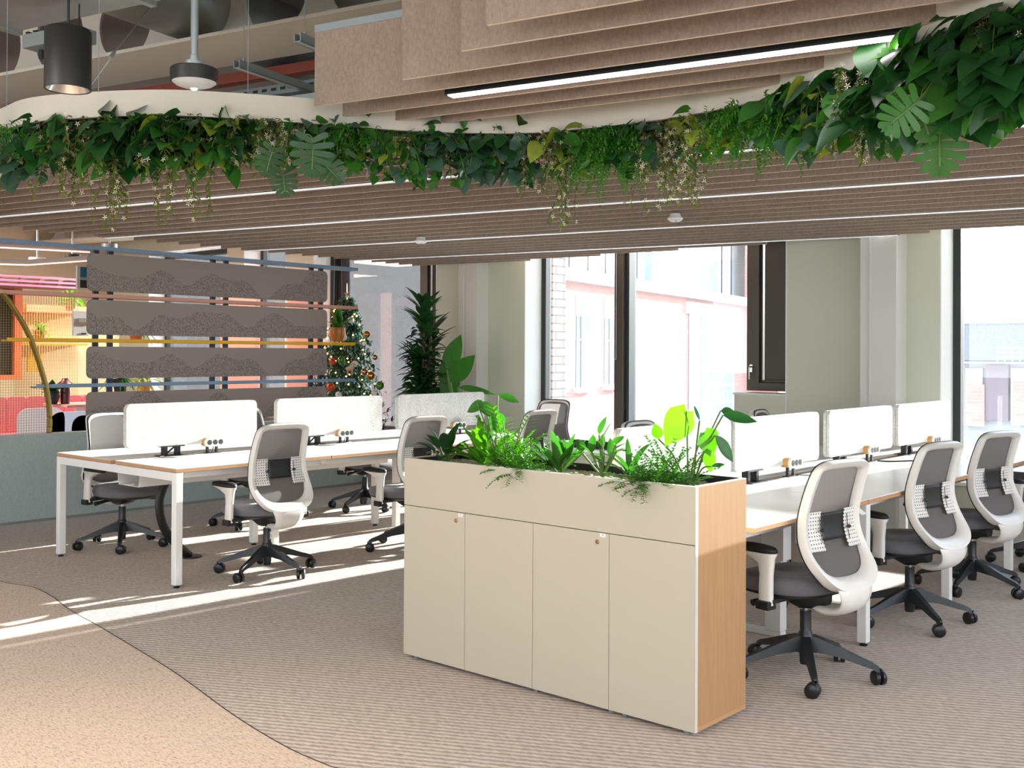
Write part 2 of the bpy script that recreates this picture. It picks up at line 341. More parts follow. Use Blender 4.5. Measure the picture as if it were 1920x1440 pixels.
# window wall: openings (x0, x1, has vent)
YW, YG = 9.0, 9.35
ops = [(-15.95, -13.45), (-13.3+.0, -11.95), (-11.4, -9.05), (-7.665, -4.5), (-3.12, 1.3)]
ops = [(-15.6, -13.4), (-13.0, -12.0), (-11.4, -9.05), (-7.665, -4.5), (-3.12, 1.3)]
b = MB(); x = -17.
for (a, c) in ops:
    b.box((x, YW, 0), (a, YG+.05, 3.75)); b.box((a, YW, 0), (c, YG+.05, .43)); b.box((a, YW, 3.05), (c, YG+.05, 3.75)); x = c
b.box((x, YW, 0), (3.4, YG+.05, 3.75))
struct(b.build('wall_far', wall_green))
for i, (a, c) in enumerate(ops):
    k = str(i+1); vent = i in (2, 3)
    w = thing('window_'+k, ((a+c)/2, YW, .43), None, None); struct(w)
    b = MB()                                                   # linings
    b.box((a, YW-.004, .43), (a+.012, YG-.06, 3.05)); b.box((c-.012, YW-.004, .43), (c, YG-.06, 3.05)); b.box((a, YW-.004, 3.038), (c, YG-.06, 3.05))
    b.build('lining', reveal_white, w)
    b = MB(); b.box((a-.02, YW-.03, .40), (c+.02, YG-.06, .432)); b.build('sill', sage_edge, w, bevel=.004)
    b = MB(); fy0, fy1 = YG-.07, YG+.03
    b.box((a, fy0, .432), (a+.075, fy1, 3.05)); b.box((c-.075, fy0, .432), (c, fy1, 3.05)); b.box((a+.075, fy0, .432), (c-.075, fy1, .52)); b.box((a+.075, fy0, 2.97), (c-.075, fy1, 3.05))
    b.build('frame', dark_frame, w, bevel=.004)
    xs = [a+.075, c-.075]
    if i == 3:
        b = MB(); b.box((-6.585, 9.2, .52), (-6.47, 9.38, 2.97)); b.build('mullion', bronze, w, bevel=.005)
        b = MB(); b.box((-6.468, 9.24, .52), (-6.42, 9.37, 2.97)); b.build('mullion_side', dark_frame, w)  # darker strip forming the right side of the mullion
    if vent:
        v0 = c-.54
        b = MB()                                               # opening light, solid panel in a bronze frame
        b.box((v0, 9.24, 1.12), (v0+.13, 9.36, 2.97)); b.box((v0+.13, 9.24, 1.12), (c-.012, 9.36, 1.20)); b.box((v0+.13, 9.24, 2.85), (c-.012, 9.36, 2.97))
        b.box((v0+.13, 9.275, 1.20), (v0+.15, 9.35, 2.85)); b.box((v0+.15, 9.275, 1.20), (c-.012, 9.35, 1.225))
        vf = b.build('vent_frame', bronze, w, bevel=.004)
        b = MB(); b.box((v0+.16, 9.30, 1.225), (c-.012, 9.34, 2.85)); b.build('vent_panel', mat('vent_panel_bronze', '474136', .5), w)
        b = MB(); b.box((v0, 9.0, .43), (c-.001, 9.35, 1.088)); b.build('apron', wall_green, w)
        b = MB(); b.box((v0-.01, 8.985, 1.088), (c-.001, 9.30, 1.106)); b.build('vent_sill', sage_edge, w, bevel=.003)
        hz = 1.33; hx = v0+.055
        b = MB(); b.box((hx-.014, 9.225, hz-.03), (hx+.014, 9.24, hz+.04)); b.tube([(hx, 9.225, hz+.02), (hx, 9.195, hz+.02), (hx, 9.19, hz+.01), (hx, 9.19, hz-.10)], [.009, .009, .010, .007], 8)
        b.build('window_handle', chrome, w, smooth=True)
        xs[1] = v0
    pts = [xs[0]]+([-6.5] if i == 3 else [])+[xs[1]]
    for p, q in zip(pts, pts[1:]):
        b = MB(); b.box((p, 9.345, .52), (q, 9.349, 2.97)); b.build('pane', glass, w)
    if i == 4:
        b = MB(); b.box((-.6, 9.24, .52), (-.5, 9.38, 2.97)); b.build('mullion', dark_frame, w)
# roller blind chain hanging on the mullion
b = MB(); P = [Vector((-6.56+.012*math.cos(a), 9.185, 1.42+.012*math.sin(a))) for a in [pi*(1+k/6) for k in range(7)]]
b.tube([(-6.572, 9.185, 2.95)]+P+[(-6.548, 9.185, 2.95)], .0022, 5)
tag(b.build('blind_chain', plastic_white, smooth=True), 'thin looped pull chain hanging in front of the bronze window mullion', 'blind chain')
# boxed-out piers between windows
for k, (x0, x1, y0) in enumerate([(-8.50, -8.21, 8.80), (-3.71, -3.397, 8.77)]):
    b = MB(); b.box((x0, y0, 0), (x1, YW, 3.75)); b.box((x0+.08, y0-.012, 0), (x0+.1, y0, 3.75)) ; struct(b.build('trim_%d' % (k+2), wall_white, bevel=.004))
    b = MB(); b.box((x0-.035, YW-.012, 0), (x0, YW, 3.75)); struct(b.build('trim_%d' % (k+4), reveal_white))
b = MB()
for a, c in ((-9.05, -8.5), (-8.21, -7.665), (-4.5, -3.71), (-3.397, -3.12)): b.box((a, YW-.015, 0), (c, YW, .09))
struct(b.build('baseboard_far', wall_white, bevel=.003))
# other walls (behind and beside the camera) with their own windows
b = MB(); b.box((3.4, -5, 0), (3.6, 9.4, .9)); b.box((3.4, -5, 2.9), (3.6, 9.4, 3.75)); b.box((3.4, 7.6, .9), (3.6, 9.4, 2.9)); b.box((3.4, 1.2, .9), (3.6, 3.0, 2.9)); b.box((3.4, -5, .9), (3.6, -3.5, 2.9)); struct(b.build('wall_right', wall_white))
b = MB(); b.box((-17, -5.2, 0), (3.6, -5, 1.0)); b.box((-17, -5.2, 2.9), (3.6, -5, 3.75))
for a, c in ((-17, -14), (-11, -8.5), (-4.5, -3), (2, 3.6)): b.box((a, -5.2, 1.0), (c, -5, 2.9))
struct(b.build('wall_back', wall_white))
# low wall of pressed recycled chips on the left, top runs along x = -9.07
b = MB(); b.box((-9.19, -1.5, 0), (-9.07, 7.915, .752)); struct(b.build('wall_left', terrazzo, bevel=.004))
b = MB(); b.box((-9.07, -1.5, 0), (-9.058, 7.93, .022)); struct(b.build('baseboard_left', mat('metal_skirting', '8f9490', .5, .5)))
# ------------------------------------------------------------------ ceiling structure
def cell_beam(s0, u0, u1, ph, zb, label, hw=.25):
    r = .225; pitch = .6; root = thing('ceiling_beam', S(s0, (u0+u1)/2, zb), label, 'beam', 'cream cellular ceiling beams')
    b = MB(); zc = zb+.275; zt = 3.75; z0 = zb+.02; m = 32; k0 = math.ceil((u0-ph)/pitch); k1 = math.floor((u1-ph)/pitch)
    for k in range(k0, k1):
        uc = ph+k*pitch; inn = []; out = []
        for q in range(m):
            a = 2*pi*q/m+pi/4; c_, s_ = math.cos(a), math.sin(a); t = 1/max(abs(c_), abs(s_))
            inn.append((uc+r*c_, zc+r*s_)); hz = (zt-zc) if s_ > 0 else (zc-z0); out.append((uc+.3*c_*t, zc+hz*s_*t))
        for sd in (-.008, .008):
            vs = [S(s0+sd, *p) for p in inn+out]; b.add(vs, [(q, (q+1) % m, (q+1) % m+m, q+m) for q in range(m)])
        b.add([S(s0-.008, *p) for p in inn]+[S(s0+.008, *p) for p in inn], [(q, (q+1) % m, (q+1) % m+m, q+m) for q in range(m)])
    b.build('web', beam_m, root)
    b = MB()
    b.prism([S(s0-hw, u0, zb), S(s0+hw, u0, zb), S(s0+hw, u0, zb+.02), S(s0-hw, u0, zb+.02)], UV*(u1-u0)); b.build('flange', beam_m, root)
    return root
d_ = ray(285, 50); n0 = (NV*4.55).dot(NV); tt = n0/d_.dot(NV); ph_ = (Vector((0, 0, EYE))+d_*tt).dot(UV)-.225
cell_beam(4.55, -20, 4, ph_, 3.2, 'cream painted steel beam with round holes above the hanging planter')
cell_beam(8.0, -20, 3, ph_+.3, 3.2, 'cream painted steel beam with round holes glimpsed over the lounge top left')
cell_beam(11.4, -20, 1, ph_, 3.2, 'cream painted beam with round holes farthest over the lounge, by the window wall')
# red pipe and perforated trays just behind the first beam
b = MB(); b.prism([S(4.93, -16, 3.14), S(5.0, -16, 3.14), S(5.0, -16, 3.2), S(4.93, -16, 3.2)], UV*19); tag(b.build('red_conduit_rail', red_m), 'dull red rail running along behind the cream ceiling beam', 'rail')
def tray(s0, s1, u0, u1, z, label):
    r = thing('cable_tray', S((s0+s1)/2, (u0+u1)/2, z), label, 'cable tray')
    b = MB(); b.prism([S(s0, u0, z), S(s1, u0, z), S(s1, u0, z+.006), S(s0, u0, z+.006)], UV*(u1-u0)); b.build('base', tray_m, r)
    b = MB()
    for s_ in (s0, s1): b.prism([S(s_-.004, u0, z), S(s_+.004, u0, z), S(s_+.004, u0, z+.06), S(s_-.004, u0, z+.06)], UV*(u1-u0))
    b.build('side', tray_m, r)
    b = MB(); u = u0+.05
    while u < u1-.1 and u < 0:
        b.prism([S(s0-.006, u, z+.025), S(s0-.006, u, z+.042), S(s0-.003, u, z+.042), S(s0-.003, u, z+.025)], UV*.04); u += .075
    b.build('slots', black_m, r); return r
tray(5.1, 5.4, -12, -1.5, 3.08, 'perforated zinc cable tray behind the cream beam and red rail')
# rectangular duct, boot and round duct through the beam
s2, ul = sdir(atz(27, 60, 3.0))
dk = thing('ventilation_duct', S(s2-.4, ul+1, 3.0), 'silver rectangular ventilation duct crossing the top left corner', 'duct')
b = MB(); b.prism([S(s2-.85, ul, 3.0), S(s2, ul, 3.0), S(s2, ul, 3.4), S(s2-.85, ul, 3.4)], UV*2.6); b.build('duct_body', duct_m, dk)
b = MB()
for k in range(3): b.prism([S(s2-.87, ul+.9*k, 2.985), S(s2+.02, ul+.9*k, 2.985), S(s2+.02, ul+.9*k, 3.42), S(s2-.87, ul+.9*k, 3.42)], UV*.035)
b.build('flange', duct_m, dk)
d_ = ray(437, 20); tt = 4.55/d_.dot(NV); uh = (Vector((0, 0, EYE))+d_*tt).dot(UV)-.225
rd = thing('round_duct', S(4.1, uh, 3.2), 'round silver duct passing through a hole of the cream beam', 'duct')
b = MB(); b.tube([S(3.45, uh, 3.47), S(4.5, uh, 3.47), S(4.62, uh, 3.47), S(7.2, uh, 3.47)], .215, 40, caps=True); b.build('pipe', duct_m, rd, smooth=True)
b = MB(); b.prism([S(3.2, uh-.30, 3.28), S(3.6, uh-.30, 3.28), S(3.6, uh-.30, 3.62), S(3.2, uh-.30, 3.62)], UV*.6); b.prism([S(2.9, uh-.9, 3.30), S(3.25, uh-.9, 3.30), S(3.25, uh-.9, 3.6), S(2.9, uh-.9, 3.6)], UV*1.1); b.build('boot', duct_m, rd, bevel=.01)
p = atz(42, 82, 2.85); q = sdir(p)
cb = thing('cable_tray', p, 'short galvanised tray end hanging beside the black pendant lamp', 'cable tray')
b = MB(); b.prism([S(q[0], q[1], 2.83), S(q[0]+.12, q[1], 2.83), S(q[0]+.12, q[1], 2.89), S(q[0], q[1], 2.89)], UV*.34); b.build('base', tray_m, cb)
b = MB()
for k in range(6): b.prism([S(q[0]+.0, q[1]+.02+.05*k, 2.892), S(q[0]+.12, q[1]+.02+.05*k, 2.892), S(q[0]+.12, q[1]+.02+.05*k, 2.90), S(q[0], q[1]+.02+.05*k, 2.90)], UV*.02)
b.build('slots', black_m, cb)
b = MB(); b.cyl(S(q[0]+.06, q[1]+.05, 2.79), S(q[0]+.06, q[1]+.05, 2.83), .012, n=10); b.cyl(S(q[0]+.06, q[1]+.3, 2.89), S(q[0]+.06, q[1]+.3, 3.75), .004, n=6); b.build('hanger', black_m, cb)
b = MB(); b.tube([atz(282, 12, 3.1), atz(210, 105, 2.7), atz(166, 168, 2.56)], .0022, 5); b.tube([atz(214, 98, 2.72), atz(207, 108, 2.69)], .008, 8)
tag(b.build('suspension_wire', conduit, smooth=True), 'slanting steel suspension wire with clip, running down from the silver duct', 'wire')
# ------------------------------------------------------------------ felt baffles (raft hung at 2.47 m, turned 12 degrees to the desks)
ZB = 2.47; HB = .30
def baffle(s, u0, u1, label, group):
    b = MB(); t = .006
    b.prism([S(s-t, u0, ZB), S(s+t, u0, ZB), S(s+t, u0, ZB+HB), S(s-t, u0, ZB+HB)], UV*(u1-u0), mi=0, cap=1)
    b.m[0] = 1; b.add([S(s-t, u0, ZB+HB), S(s+t, u0, ZB+HB), S(s+t, u1, ZB+HB), S(s-t, u1, ZB+HB)], [(0, 1, 2, 3)], 1)
    # aluminium hanging strip on the top edge
    b.prism([S(s-.009, u0, ZB+HB), S(s+.009, u0, ZB+HB), S(s+.009, u0, ZB+HB+.03), S(s-.009, u0, ZB+HB+.03)], UV*(u1-u0), mi=2)
    return tag(b.build('ceiling_baffle', [baffle_felt, baffle_edge, conduit]), label, 'baffle', group)
near = [(2.60, -1.25, .1), (2.80, None, -.05), (3.00, None, -.18), (3.215, None, -.28), (3.40, None, -.40), (3.60, None, -.70), (3.77, -2.75, -.80), (3.90, -2.5, -1.02)]
ends = {2.80: (910, 46), 3.0: (862, 94), 3.215: (750, 148), 3.40: (592, 200), 3.60: (581, 220)}
ordn = ['topmost in the picture', 'second nearest the camera', 'third nearest the camera', 'fourth from the camera, its left end free', 'just in front of the bright light strip', 'just behind the bright light strip', 'second behind the bright light strip', 'farthest one before the greenery']
for (s, u0, u1), w_ in zip(near, ordn):
    if u0 is None: u0 = sdir(atz(*ends[s], ZB))[1]
    baffle(s, u0, u1, 'brown felt ceiling baffle of the near raft, '+w_, 'near felt baffles')
slots = [5.10, 6.50, 7.95, 9.30]
def uspan(s):
    ul = (-8.9+.2143*s)/.9768; ur = min((8.78-.9768*s)/.2143, (2.6+.2143*s)/.9768); return ul, ur
bands = [(4.28, 4.48, 4.68, 4.88, 5.045)]
for a, c in zip(slots, slots[1:]): bands.append(tuple(a+.055+(c-a-.11)*k/6 for k in range(7)))
bands.append((9.355, 9.56, 9.76, 9.96, 10.16))
bl = ['between the hanging greenery and the first light line', 'between the first and second light line', 'between the second and third light line', 'between the third and fourth light line', 'beyond the last light line near the windows']
for ss, w_ in zip(bands, bl):
    for k, s in enumerate(ss):
        ul, ur = uspan(s)
        if s < 4.6: ur = min(ur, 2.2)
        baffle(s, ul, ur, 'brown felt baffle of the far raft, '+w_, 'far felt baffles '+w_)
glow = mat('light_diffuser_lit', 'ffffff', .5, emit='fff4fb', es=14.)
dim = mat('light_diffuser_dim', 'e8ecec', .5, emit='eef3f5', es=.35)
def strip(s, u0, u1, m, label, group=None, w=.028):
    r = thing('linear_ceiling_light', S(s, (u0+u1)/2, ZB), label, 'light', group)
    b = MB(); b.prism([S(s-w, u0, ZB), S(s-w, u0, ZB+.075), S(s+w, u0, ZB+.075), S(s+w, u0, ZB)], UV*(u1-u0)); b.build('housing', black_m, r)
    b = MB(); b.prism([S(s-w*.72, u0+.01, ZB-.003), S(s-w*.72, u0+.01, ZB+.004), S(s+w*.86, u0+.01, ZB+.004), S(s+w*.86, u0+.01, ZB-.003)], UV*(u1-u0-.02)); b.build('diffuser', m, r)
    b = MB()
    for u in (u0+.05, u1-.05): b.cyl(S(s, u, ZB+.07), S(s, u, 3.75), .0015, n=5)
    b.build('hanger', conduit, r); return r
strip(3.505, -2.21, -.47, glow, 'bright white linear light in black housing under the near baffles')
for s, w_ in zip(slots, ('first', 'second', 'third', 'fourth')):
    ul, ur = uspan(s); strip(s, ul+(.0 if s > 5.2 else .0), ur, dim, 'pale thin light line, '+w_+' one beyond the hanging greenery', 'pale light lines between the far baffles')
for (x, y), w_ in (((557, 70), 'by the near baffles'), ((443, 120), 'behind the black sensor')):
    s, u = sdir(atz(x, y, 2.84)); b = MB()
    for o in (-.018, .016): b.prism([S(s, u+o, 2.82), S(s, u+o+.004, 2.82), S(s, u+o+.004, 2.86), S(s, u+o, 2.86)], NV*1.3)
    b.prism([S(s, u-.018, 2.82), S(s, u+.02, 2.82), S(s, u+.02, 2.824), S(s, u-.018, 2.824)], NV*1.3)
    b.cyl(S(s+.05, u, 2.83), S(s+.05, u, 3.75), .0018, n=5); b.cyl(S(s+.05, u, 2.83), S(s+.05, u, 2.88), .007, n=8)
    tag(b.build('suspension_channel', conduit), 'open grey steel channel end '+w_, 'channel')
# smoke detectors under the far raft
for (x, y), w_ in (((789, 449), 'left-hand white smoke detector under the far baffles'), ((1266, 406), 'right-hand white smoke detector under the far baffles')):
    p = atz(x, y, ZB-.02); r = thing('smoke_detector', (p.x, p.y, ZB-.045), w_, 'smoke detector', 'smoke detectors under the far baffles')
    b = MB(); b.lathe([(.0, .045), (.035, .045), (.04, .03), (.04, .02)], (0, 0, 0), 28); b.build('base', plastic_white, r, smooth=True, local=True)
    b = MB(); b.lathe([(.0, -.012), (.036, -.010), (.053, .002), (.055, .012), (.05, .02), (0., .021)], (0, 0, 0), 32); b.build('cover', plastic_white, r, smooth=True, local=True)
    b = MB(); b.lathe([(.0, -.0135), (.005, -.0135), (.005, -.008), (0, -.008)], (.02, -.02, 0), 10); b.build('indicator', black_m, r, local=True)
# black pendant lamp
p = atz(127, 168, 2.3); r = thing('pendant_lamp', p, 'black cylindrical pendant lamp hanging top left', 'pendant lamp')
b = MB(); b.lathe([(.066, .03), (.066, 0), (.0705, 0), (.0705, .186), (.066, .192), (0.001, .192)], (0, 0, 0), 48); b.build('lamp_shade', mat('black_lamp_paint', '141616', .5), r, smooth=True, local=True)
b = MB(); b.lathe([(.0655, .002), (.05, .03), (.04, .045)], (0, 0, 0), 40); b.m = [0]*len(b.m); b.f = [f for f in b.f if len(f) == 4]; b.m = [0]*len(b.f)
b.build('reflector', mat('lamp_reflector', 'd8cfc8', .25, .9), r, smooth=True, local=True)
b = MB(); b.lathe([(.001, .043), (.041, .043), (.041, .047), (.001, .047)], (0, 0, 0), 24); b.build('bulb', mat('lamp_glow', 'ffe9d8', .5, emit='ffe6d2', es=18), r, local=True)
b = MB(); b.cyl((0, 0, .19), (0, 0, 1.45), .0045, n=8); b.lathe([(.001, .192), (.012, .192), (.008, .21), (.001, .21)], (0, 0, 0), 12); b.build('cord', black_m, r, smooth=True, local=True)
lp = p.copy()
# black ceiling sensor on grey conduit
p = atz(364, 160, 2.36); r = thing('ceiling_sensor', p, 'round black and white sensor puck on a grey conduit', 'sensor')
b = MB(); b.lathe([(.072, .01), (.078, .01), (.078, .052), (.074, .056), (.001, .056)], (0, 0, 0), 44); b.build('housing', black_m, r, smooth=True, local=True)
b = MB(); b.lathe([(.001, -.012), (.03, -.009), (.06, .001), (.0745, .012), (.0745, .02)], (0, 0, 0), 40); b.build('lens_cover', mat('sensor_white', 'b9bec2', .4), r, smooth=True, local=True)
b = MB(); b.sphere((0, 0, -.012), .012, sz=.5); b.build('lens', mat('sensor_lens', 'dfe8ea', .1, emit='e8f2f4', es=1.2), r, smooth=True, local=True)
b = MB(); b.lathe([(.001, .056), (.034, .056), (.034, .078), (.016, .082), (.016, .10), (.0125, .102), (.0125, 1.39)], (0, 0, 0), 24); b.build('conduit', conduit, r, smooth=True, local=True)
# ------------------------------------------------------------------ curved white planter band hung below the ceiling
bpx = [(-60, 262), (0, 240), (50, 222), (150, 212), (300, 207), (430, 212), (580, 222), (800, 238), (1000, 240), (1200, 220), (1350, 195), (1450, 170), (1600, 118), (1750, 55), (1850, 15), (1990, -40)]
ZP = 2.45
path = [atz(x, y, ZP) for x, y in bpx]
path = [Vector((-8.2, 3.1, ZP)), Vector((-6.6, 2.5, ZP))]+path+[Vector((.0, 2.2, ZP)), Vector((.4, 1.2, ZP))]
path = spline(path, 8)
def offs(P, d):
    out = []; n = len(P)
    for i, p in enumerate(P):
        t = (P[min(i+1, n-1)]-P[max(i-1, 0)]).normalized(); out.append(p+Vector((-t.y, t.x, 0))*d)
    return out
inn = path; i2 = offs(path, .02); o1 = offs(path, .24); o2 = offs(path, .26)
hb = thing('hanging_planter', inn[len(inn)//2], 'curved cream planter trough hung below the ceiling, full of greenery', 'planter')
def ribbon(A, B_, z0, z1):
    b = MB(); b.ring([[Vector((a.x, a.y, z0)), Vector((c.x, c.y, z0)), Vector((c.x, c.y, z1)), Vector((a.x, a.y, z1))] for a, c in zip(A, B_)]); return b
ribbon(inn, i2, ZP-.02, ZP+.085).build('inner_band', mat('planter_cream', 'c8c2b5', .6), hb, smooth=True)
ribbon(o1, o2, ZP, ZP+.085).build('outer_band', mat('planter_cream', 'c8c2b5', .6), hb, smooth=True)
ribbon(i2, o1, ZP+.005, ZP+.015).build('trough_bottom', soil_m, hb, smooth=True)
for i in range(10, len(inn)-10, 16): b = MB(); b.cyl(Vector((inn[i].x, inn[i].y, ZP+.08)), Vector((inn[i].x, inn[i].y, 3.75)), .0015, n=5); b.build('hanger', conduit, hb)
# ------------------------------------------------------------------ bench desks
def desk(xf, xb, y0, y1, label, group, first=False, last=False, ctrl=False, near=True):
    r = thing('bench_desk', ((xf+xb)/2, (y0+y1)/2, 0), label, 'desk', group); xm = (xf+xb)/2; g = .004
    for a, c in ((xf, xm+.035), (xb, xm-.035)):
        b = MB(); lo, hi = min(a, c), max(a, c); b.box((lo, y0+g, .717), (hi, y1-g, .738), 0); b.box((lo, y0+g, .738), (hi, y1-g, .742), 1)
        b.f = b.f[:]; b.build('tabletop', [edge_wood, desk_white], r, bevel=.0012, seg=1)
    b = MB(); b.box((xm-.033, y0+.14, .725), (xm-.002, y1-.14, .735)); b.build('slot_cover', conduit, r)
    def frame(y, w=.05):
        for x in (xf-w-.0, xb):
            b = MB(); b.box((x, y, .018), (x+w, y+w, .715)); lg = b.build('leg', white_metal, r, bevel=.004)
            b = MB(); b.lathe([(.001, 0), (.019, 0), (.019, .008), (.008, .01), (.008, .022), (.001, .022)], (x+w/2, y+w/2, 0), 16); b.build('foot', black_m, lg, smooth=True)
        b = MB(); b.box((xb+w, y, .662), (xf-w, y+w, .715)); b.build('cross_rail', white_metal, r, bevel=.003)
    if near and first: frame(y0)
    elif near or True:
        for x in ((xm-.16, xm+.10) if not near or xf < -4 else (xf-.05, xb, xm+.02)):
            if not near and xf > -4: continue
            b = MB(); b.box((x, y0-.025, .018), (x+.05, y0+.025, .715)); lg = b.build('leg', white_metal, r, bevel=.004)
            b = MB(); b.lathe([(.001, 0), (.019, 0), (.019, .008), (.008, .01), (.008, .022), (.001, .022)], (x+.025, y0, 0), 16); b.build('foot', black_m, lg, smooth=True)
        b = MB(); b.box((xb+.08, y0-.02, .675), (xf-.08, y0+.02, .715)); b.build('cross_rail', white_metal, r, bevel=.003)
    if last: frame(y1-.05)
    b = MB()
    for x in (xf-.16, xb+.12): b.box((x, y0+.05, .665), (x+.04, y1, .712))
    b.build('side_rail', white_metal, r)
    # cable tray hung under the slot
    b = MB(); ty0, ty1 = y0+.12, y1-.10; t = .004
    A = [(-.16, .70), (-.13, .56), (.13, .56), (.16, .70)]
    for (p, q) in zip(A, A[1:]):
        dx, dz = q[0]-p[0], q[1]-p[1]; L = math.hypot(dx, dz); nx, nz = -dz/L*t, dx/L*t
        b.prism([(xm+p[0], ty0, p[1]), (xm+q[0], ty0, q[1]), (xm+q[0]+nx, ty0, q[1]+nz), (xm+p[0]+nx, ty0, p[1]+nz)], (0, ty1-ty0, 0))
    b.build('cable_tray', white_metal, r)
    rng = random.Random(int(y0*100)); b = MB()
    for k in range(7):
        P = [Vector((xm+rng.uniform(-.1, .1), ty0+.1+(ty1-ty0-.2)*j/7+rng.uniform(-.04, .04), .575+rng.uniform(0, .09))) for j in range(8)]
        b.tube(spline(P, 4), .0035, 5)
    b.build('cables', black_m, r, smooth=True)
    if ctrl:
        b = MB(); yy = y1-.16; b.box((xf-.02, yy, .70), (xf-.07, yy+.06, .715)); b.build('height_control', black_m, r)
        b = MB(); T = Matrix.Translation((xf+.005, yy+.03, .698))@Matrix.Rotation(math.radians(35), 4, 'Y')@Matrix.Rotation(0, 4, 'Z'); b.box((-.03, -.028, -.003), (.03, .028, .003), T=T); b.build('control_tag', plastic_white, r)
    return r
LX, LXB = -5.878, -7.445
for k, w_ in enumerate(('nearest bay', 'middle bay', 'farthest bay')):
    desk(LX, LXB, 3.585+1.225*k, 3.585+1.225*(k+1), 'white bench desk with wood edge in the left row, '+w_, 'left bench desks', first=k == 0, last=k == 2)
RX, RXB = -2.161, -3.728; rb = [4.022, 5.222, 6.43, 7.63, 8.86]
for k, w_ in enumerate(('first bay behind the planter cabinet', 'second bay from the planter cabinet', 'third bay from the planter cabinet', 'last bay by the windows')):
    desk(RX, RXB, rb[k], rb[k+1], 'white bench desk in the right row, '+w_, 'right bench desks', last=k == 3, ctrl=k == 0, near=k > 0)
# desk screens
def screen(x, y0, y1, label, group, br=.33):
    r = thing('desk_screen', (x, (y0+y1)/2, .742), label, 'desk screen', group); zb, zt = .812, 1.11
    for sx in (-.011, .011):
        b = MB(); pts = [Vector((x+sx-.0095, (y0+y1)/2+p, (zb+zt)/2+q)) for p, q in rrect(y1-y0, zt-zb, .035)]
        b.prism(pts, (.019, 0, 0)); b.build('felt_panel', screen_felt, r, bevel=.004)
    yb = y0+(y1-y0)*br; b = MB()
    for dy in (-.05, .05): b.box((x-.02, yb+dy-.014, .742), (x+.02, yb+dy+.014, .812))
    b.box((x-.035, yb-.09, .806), (x+.035, yb+.09, .814)); b.box((x-.06, yb-.09, .742), (x+.06, yb+.09, .747))
    b.tube([(x, yb-.05, .745), (x, yb+.03, .806)], .006, 6); b.build('bracket', black_m, r)
    return r
xs_ = -6.66
for (a, c), w_ in zip(((3.675, 4.72), (4.905, 5.97), (6.15, 7.23)), ('nearest on the left row', 'middle one on the left row', 'farthest on the left row')):
    screen(xs_, a, c, 'pale grey felt desk screen, '+w_, 'left row felt screens')
xr = -2.945
for (a, c), w_ in zip(((4.135, 5.192), (5.235, 6.292), (6.44, 7.483), (7.592, 8.677)), ('behind the planter plants, nearest of the right row', 'second of the right row, beside the cabinet end', 'third of the right row', 'farthest of the right row by the window')):
    screen(xr, a, c, 'pale grey felt desk screen, '+w_, 'right row felt screens', .2)
# power modules: wooden capsule with white face and three sockets
def power(x, y, z, label, group):
    r = thing('power_module', (x, y, .742), label, 'power socket', group); W, Hh = .155, .058; sh = rrect(W, Hh, Hh/2-.0005, 8)
    b = MB(); b.prism([(x-.055, y+p, z+q) for p, q in sh], (.05, 0, 0)); b.build('body', module_wood, r, smooth=True)
    b = MB(); b.prism([(x-.005, y+p*1.03, z+q*1.06) for p, q in sh], (.016, 0, 0)); f = b.build('face_plate', plastic_white, r, bevel=.003)
    for k in (-1, 0, 1):
        b = MB(); T = Matrix.Translation((x+.011, y+k*.046, z))@Matrix.Rotation(pi/2, 4, 'Y'); b.lathe([(.001, .0), (.018, .0), (.018, .003), (.001, .003)], (0, 0, 0), 22, T=T); sk = b.build('socket', socket_m, r)
        b = MB()
        for a in (0, 2.1, 4.2): b.box((x+.0141, y+k*.046+.008*math.cos(a+.5)-.003, z+.008*math.sin(a+.5)-.0015), (x+.0148, y+k*.046+.008*math.cos(a+.5)+.003, z+.008*math.sin(a+.5)+.0015))
        b.build('pin_slots', mat('slot_grey', '8a8f96', .5) if k == -1 and 'slot_grey' not in bpy.data.materials else bpy.data.materials['slot_grey'], sk)
    b = MB()
    for dy in (-.04, .035): b.box((x-.035, y+dy-.008, .742), (x-.02, y+dy+.008, z-Hh/2+.004))
    b.box((x-.05, y-.06, .742), (x-.005, y+.055, .746)); b.tube([(x-.02, y-.01, .745), (x-.01, y+.005, z-Hh/2+.002)], .003, 6); b.build('stand', black_m, r)
for y, w_ in ((4.33, 'on the left desk row, nearest'), (5.55, 'on the left desk row, middle'), (6.86, 'on the left desk row, farthest')): power(-6.60, y, .822, 'white and wood three-socket power module '+w_, 'left row power modules')
for y, w_ in ((4.75, 'behind the planter greenery'), (5.88, 'in front of the second right screen'), (7.05, 'in front of the third right screen'), (8.25, 'in front of the farthest right screen')): power(-2.885, y, .826, 'white and wood three-socket power module '+w_, 'right row power modules')
# loose cable loops lying on the tops
def cable(pts, label, r=.003):
    b = MB(); b.tube(spline(pts, 6), r, 6); return tag(b.build('cable', black_m, smooth=True), label, 'cable')
cable([(-6.6, 3.93, .748), (-6.52, 3.85, .75), (-6.5, 3.95, .746), (-6.56, 4.06, .746), (-6.58, 4.15, .75)], 'thin black cable loop beside the nearest left screen bracket')
cable([(-6.6, 5.28, .748), (-6.53, 5.22, .746), (-6.5, 5.32, .746), (-6.55, 5.5, .746), (-6.6, 5.6, .748)], 'thin black cable under the middle left screen')
cable([(-2.88, 7.1, .748), (-2.8, 7.15, .746), (-2.72, 7.28, .746), (-2.66, 7.36, .747)], 'short dark cable lying by the third right power module', .005)
cable([(-2.9, 5.93, .748), (-2.84, 5.97, .746), (-2.8, 6.06, .746), (-2.84, 6.12, .748)], 'dark cable loop by the second right power module')
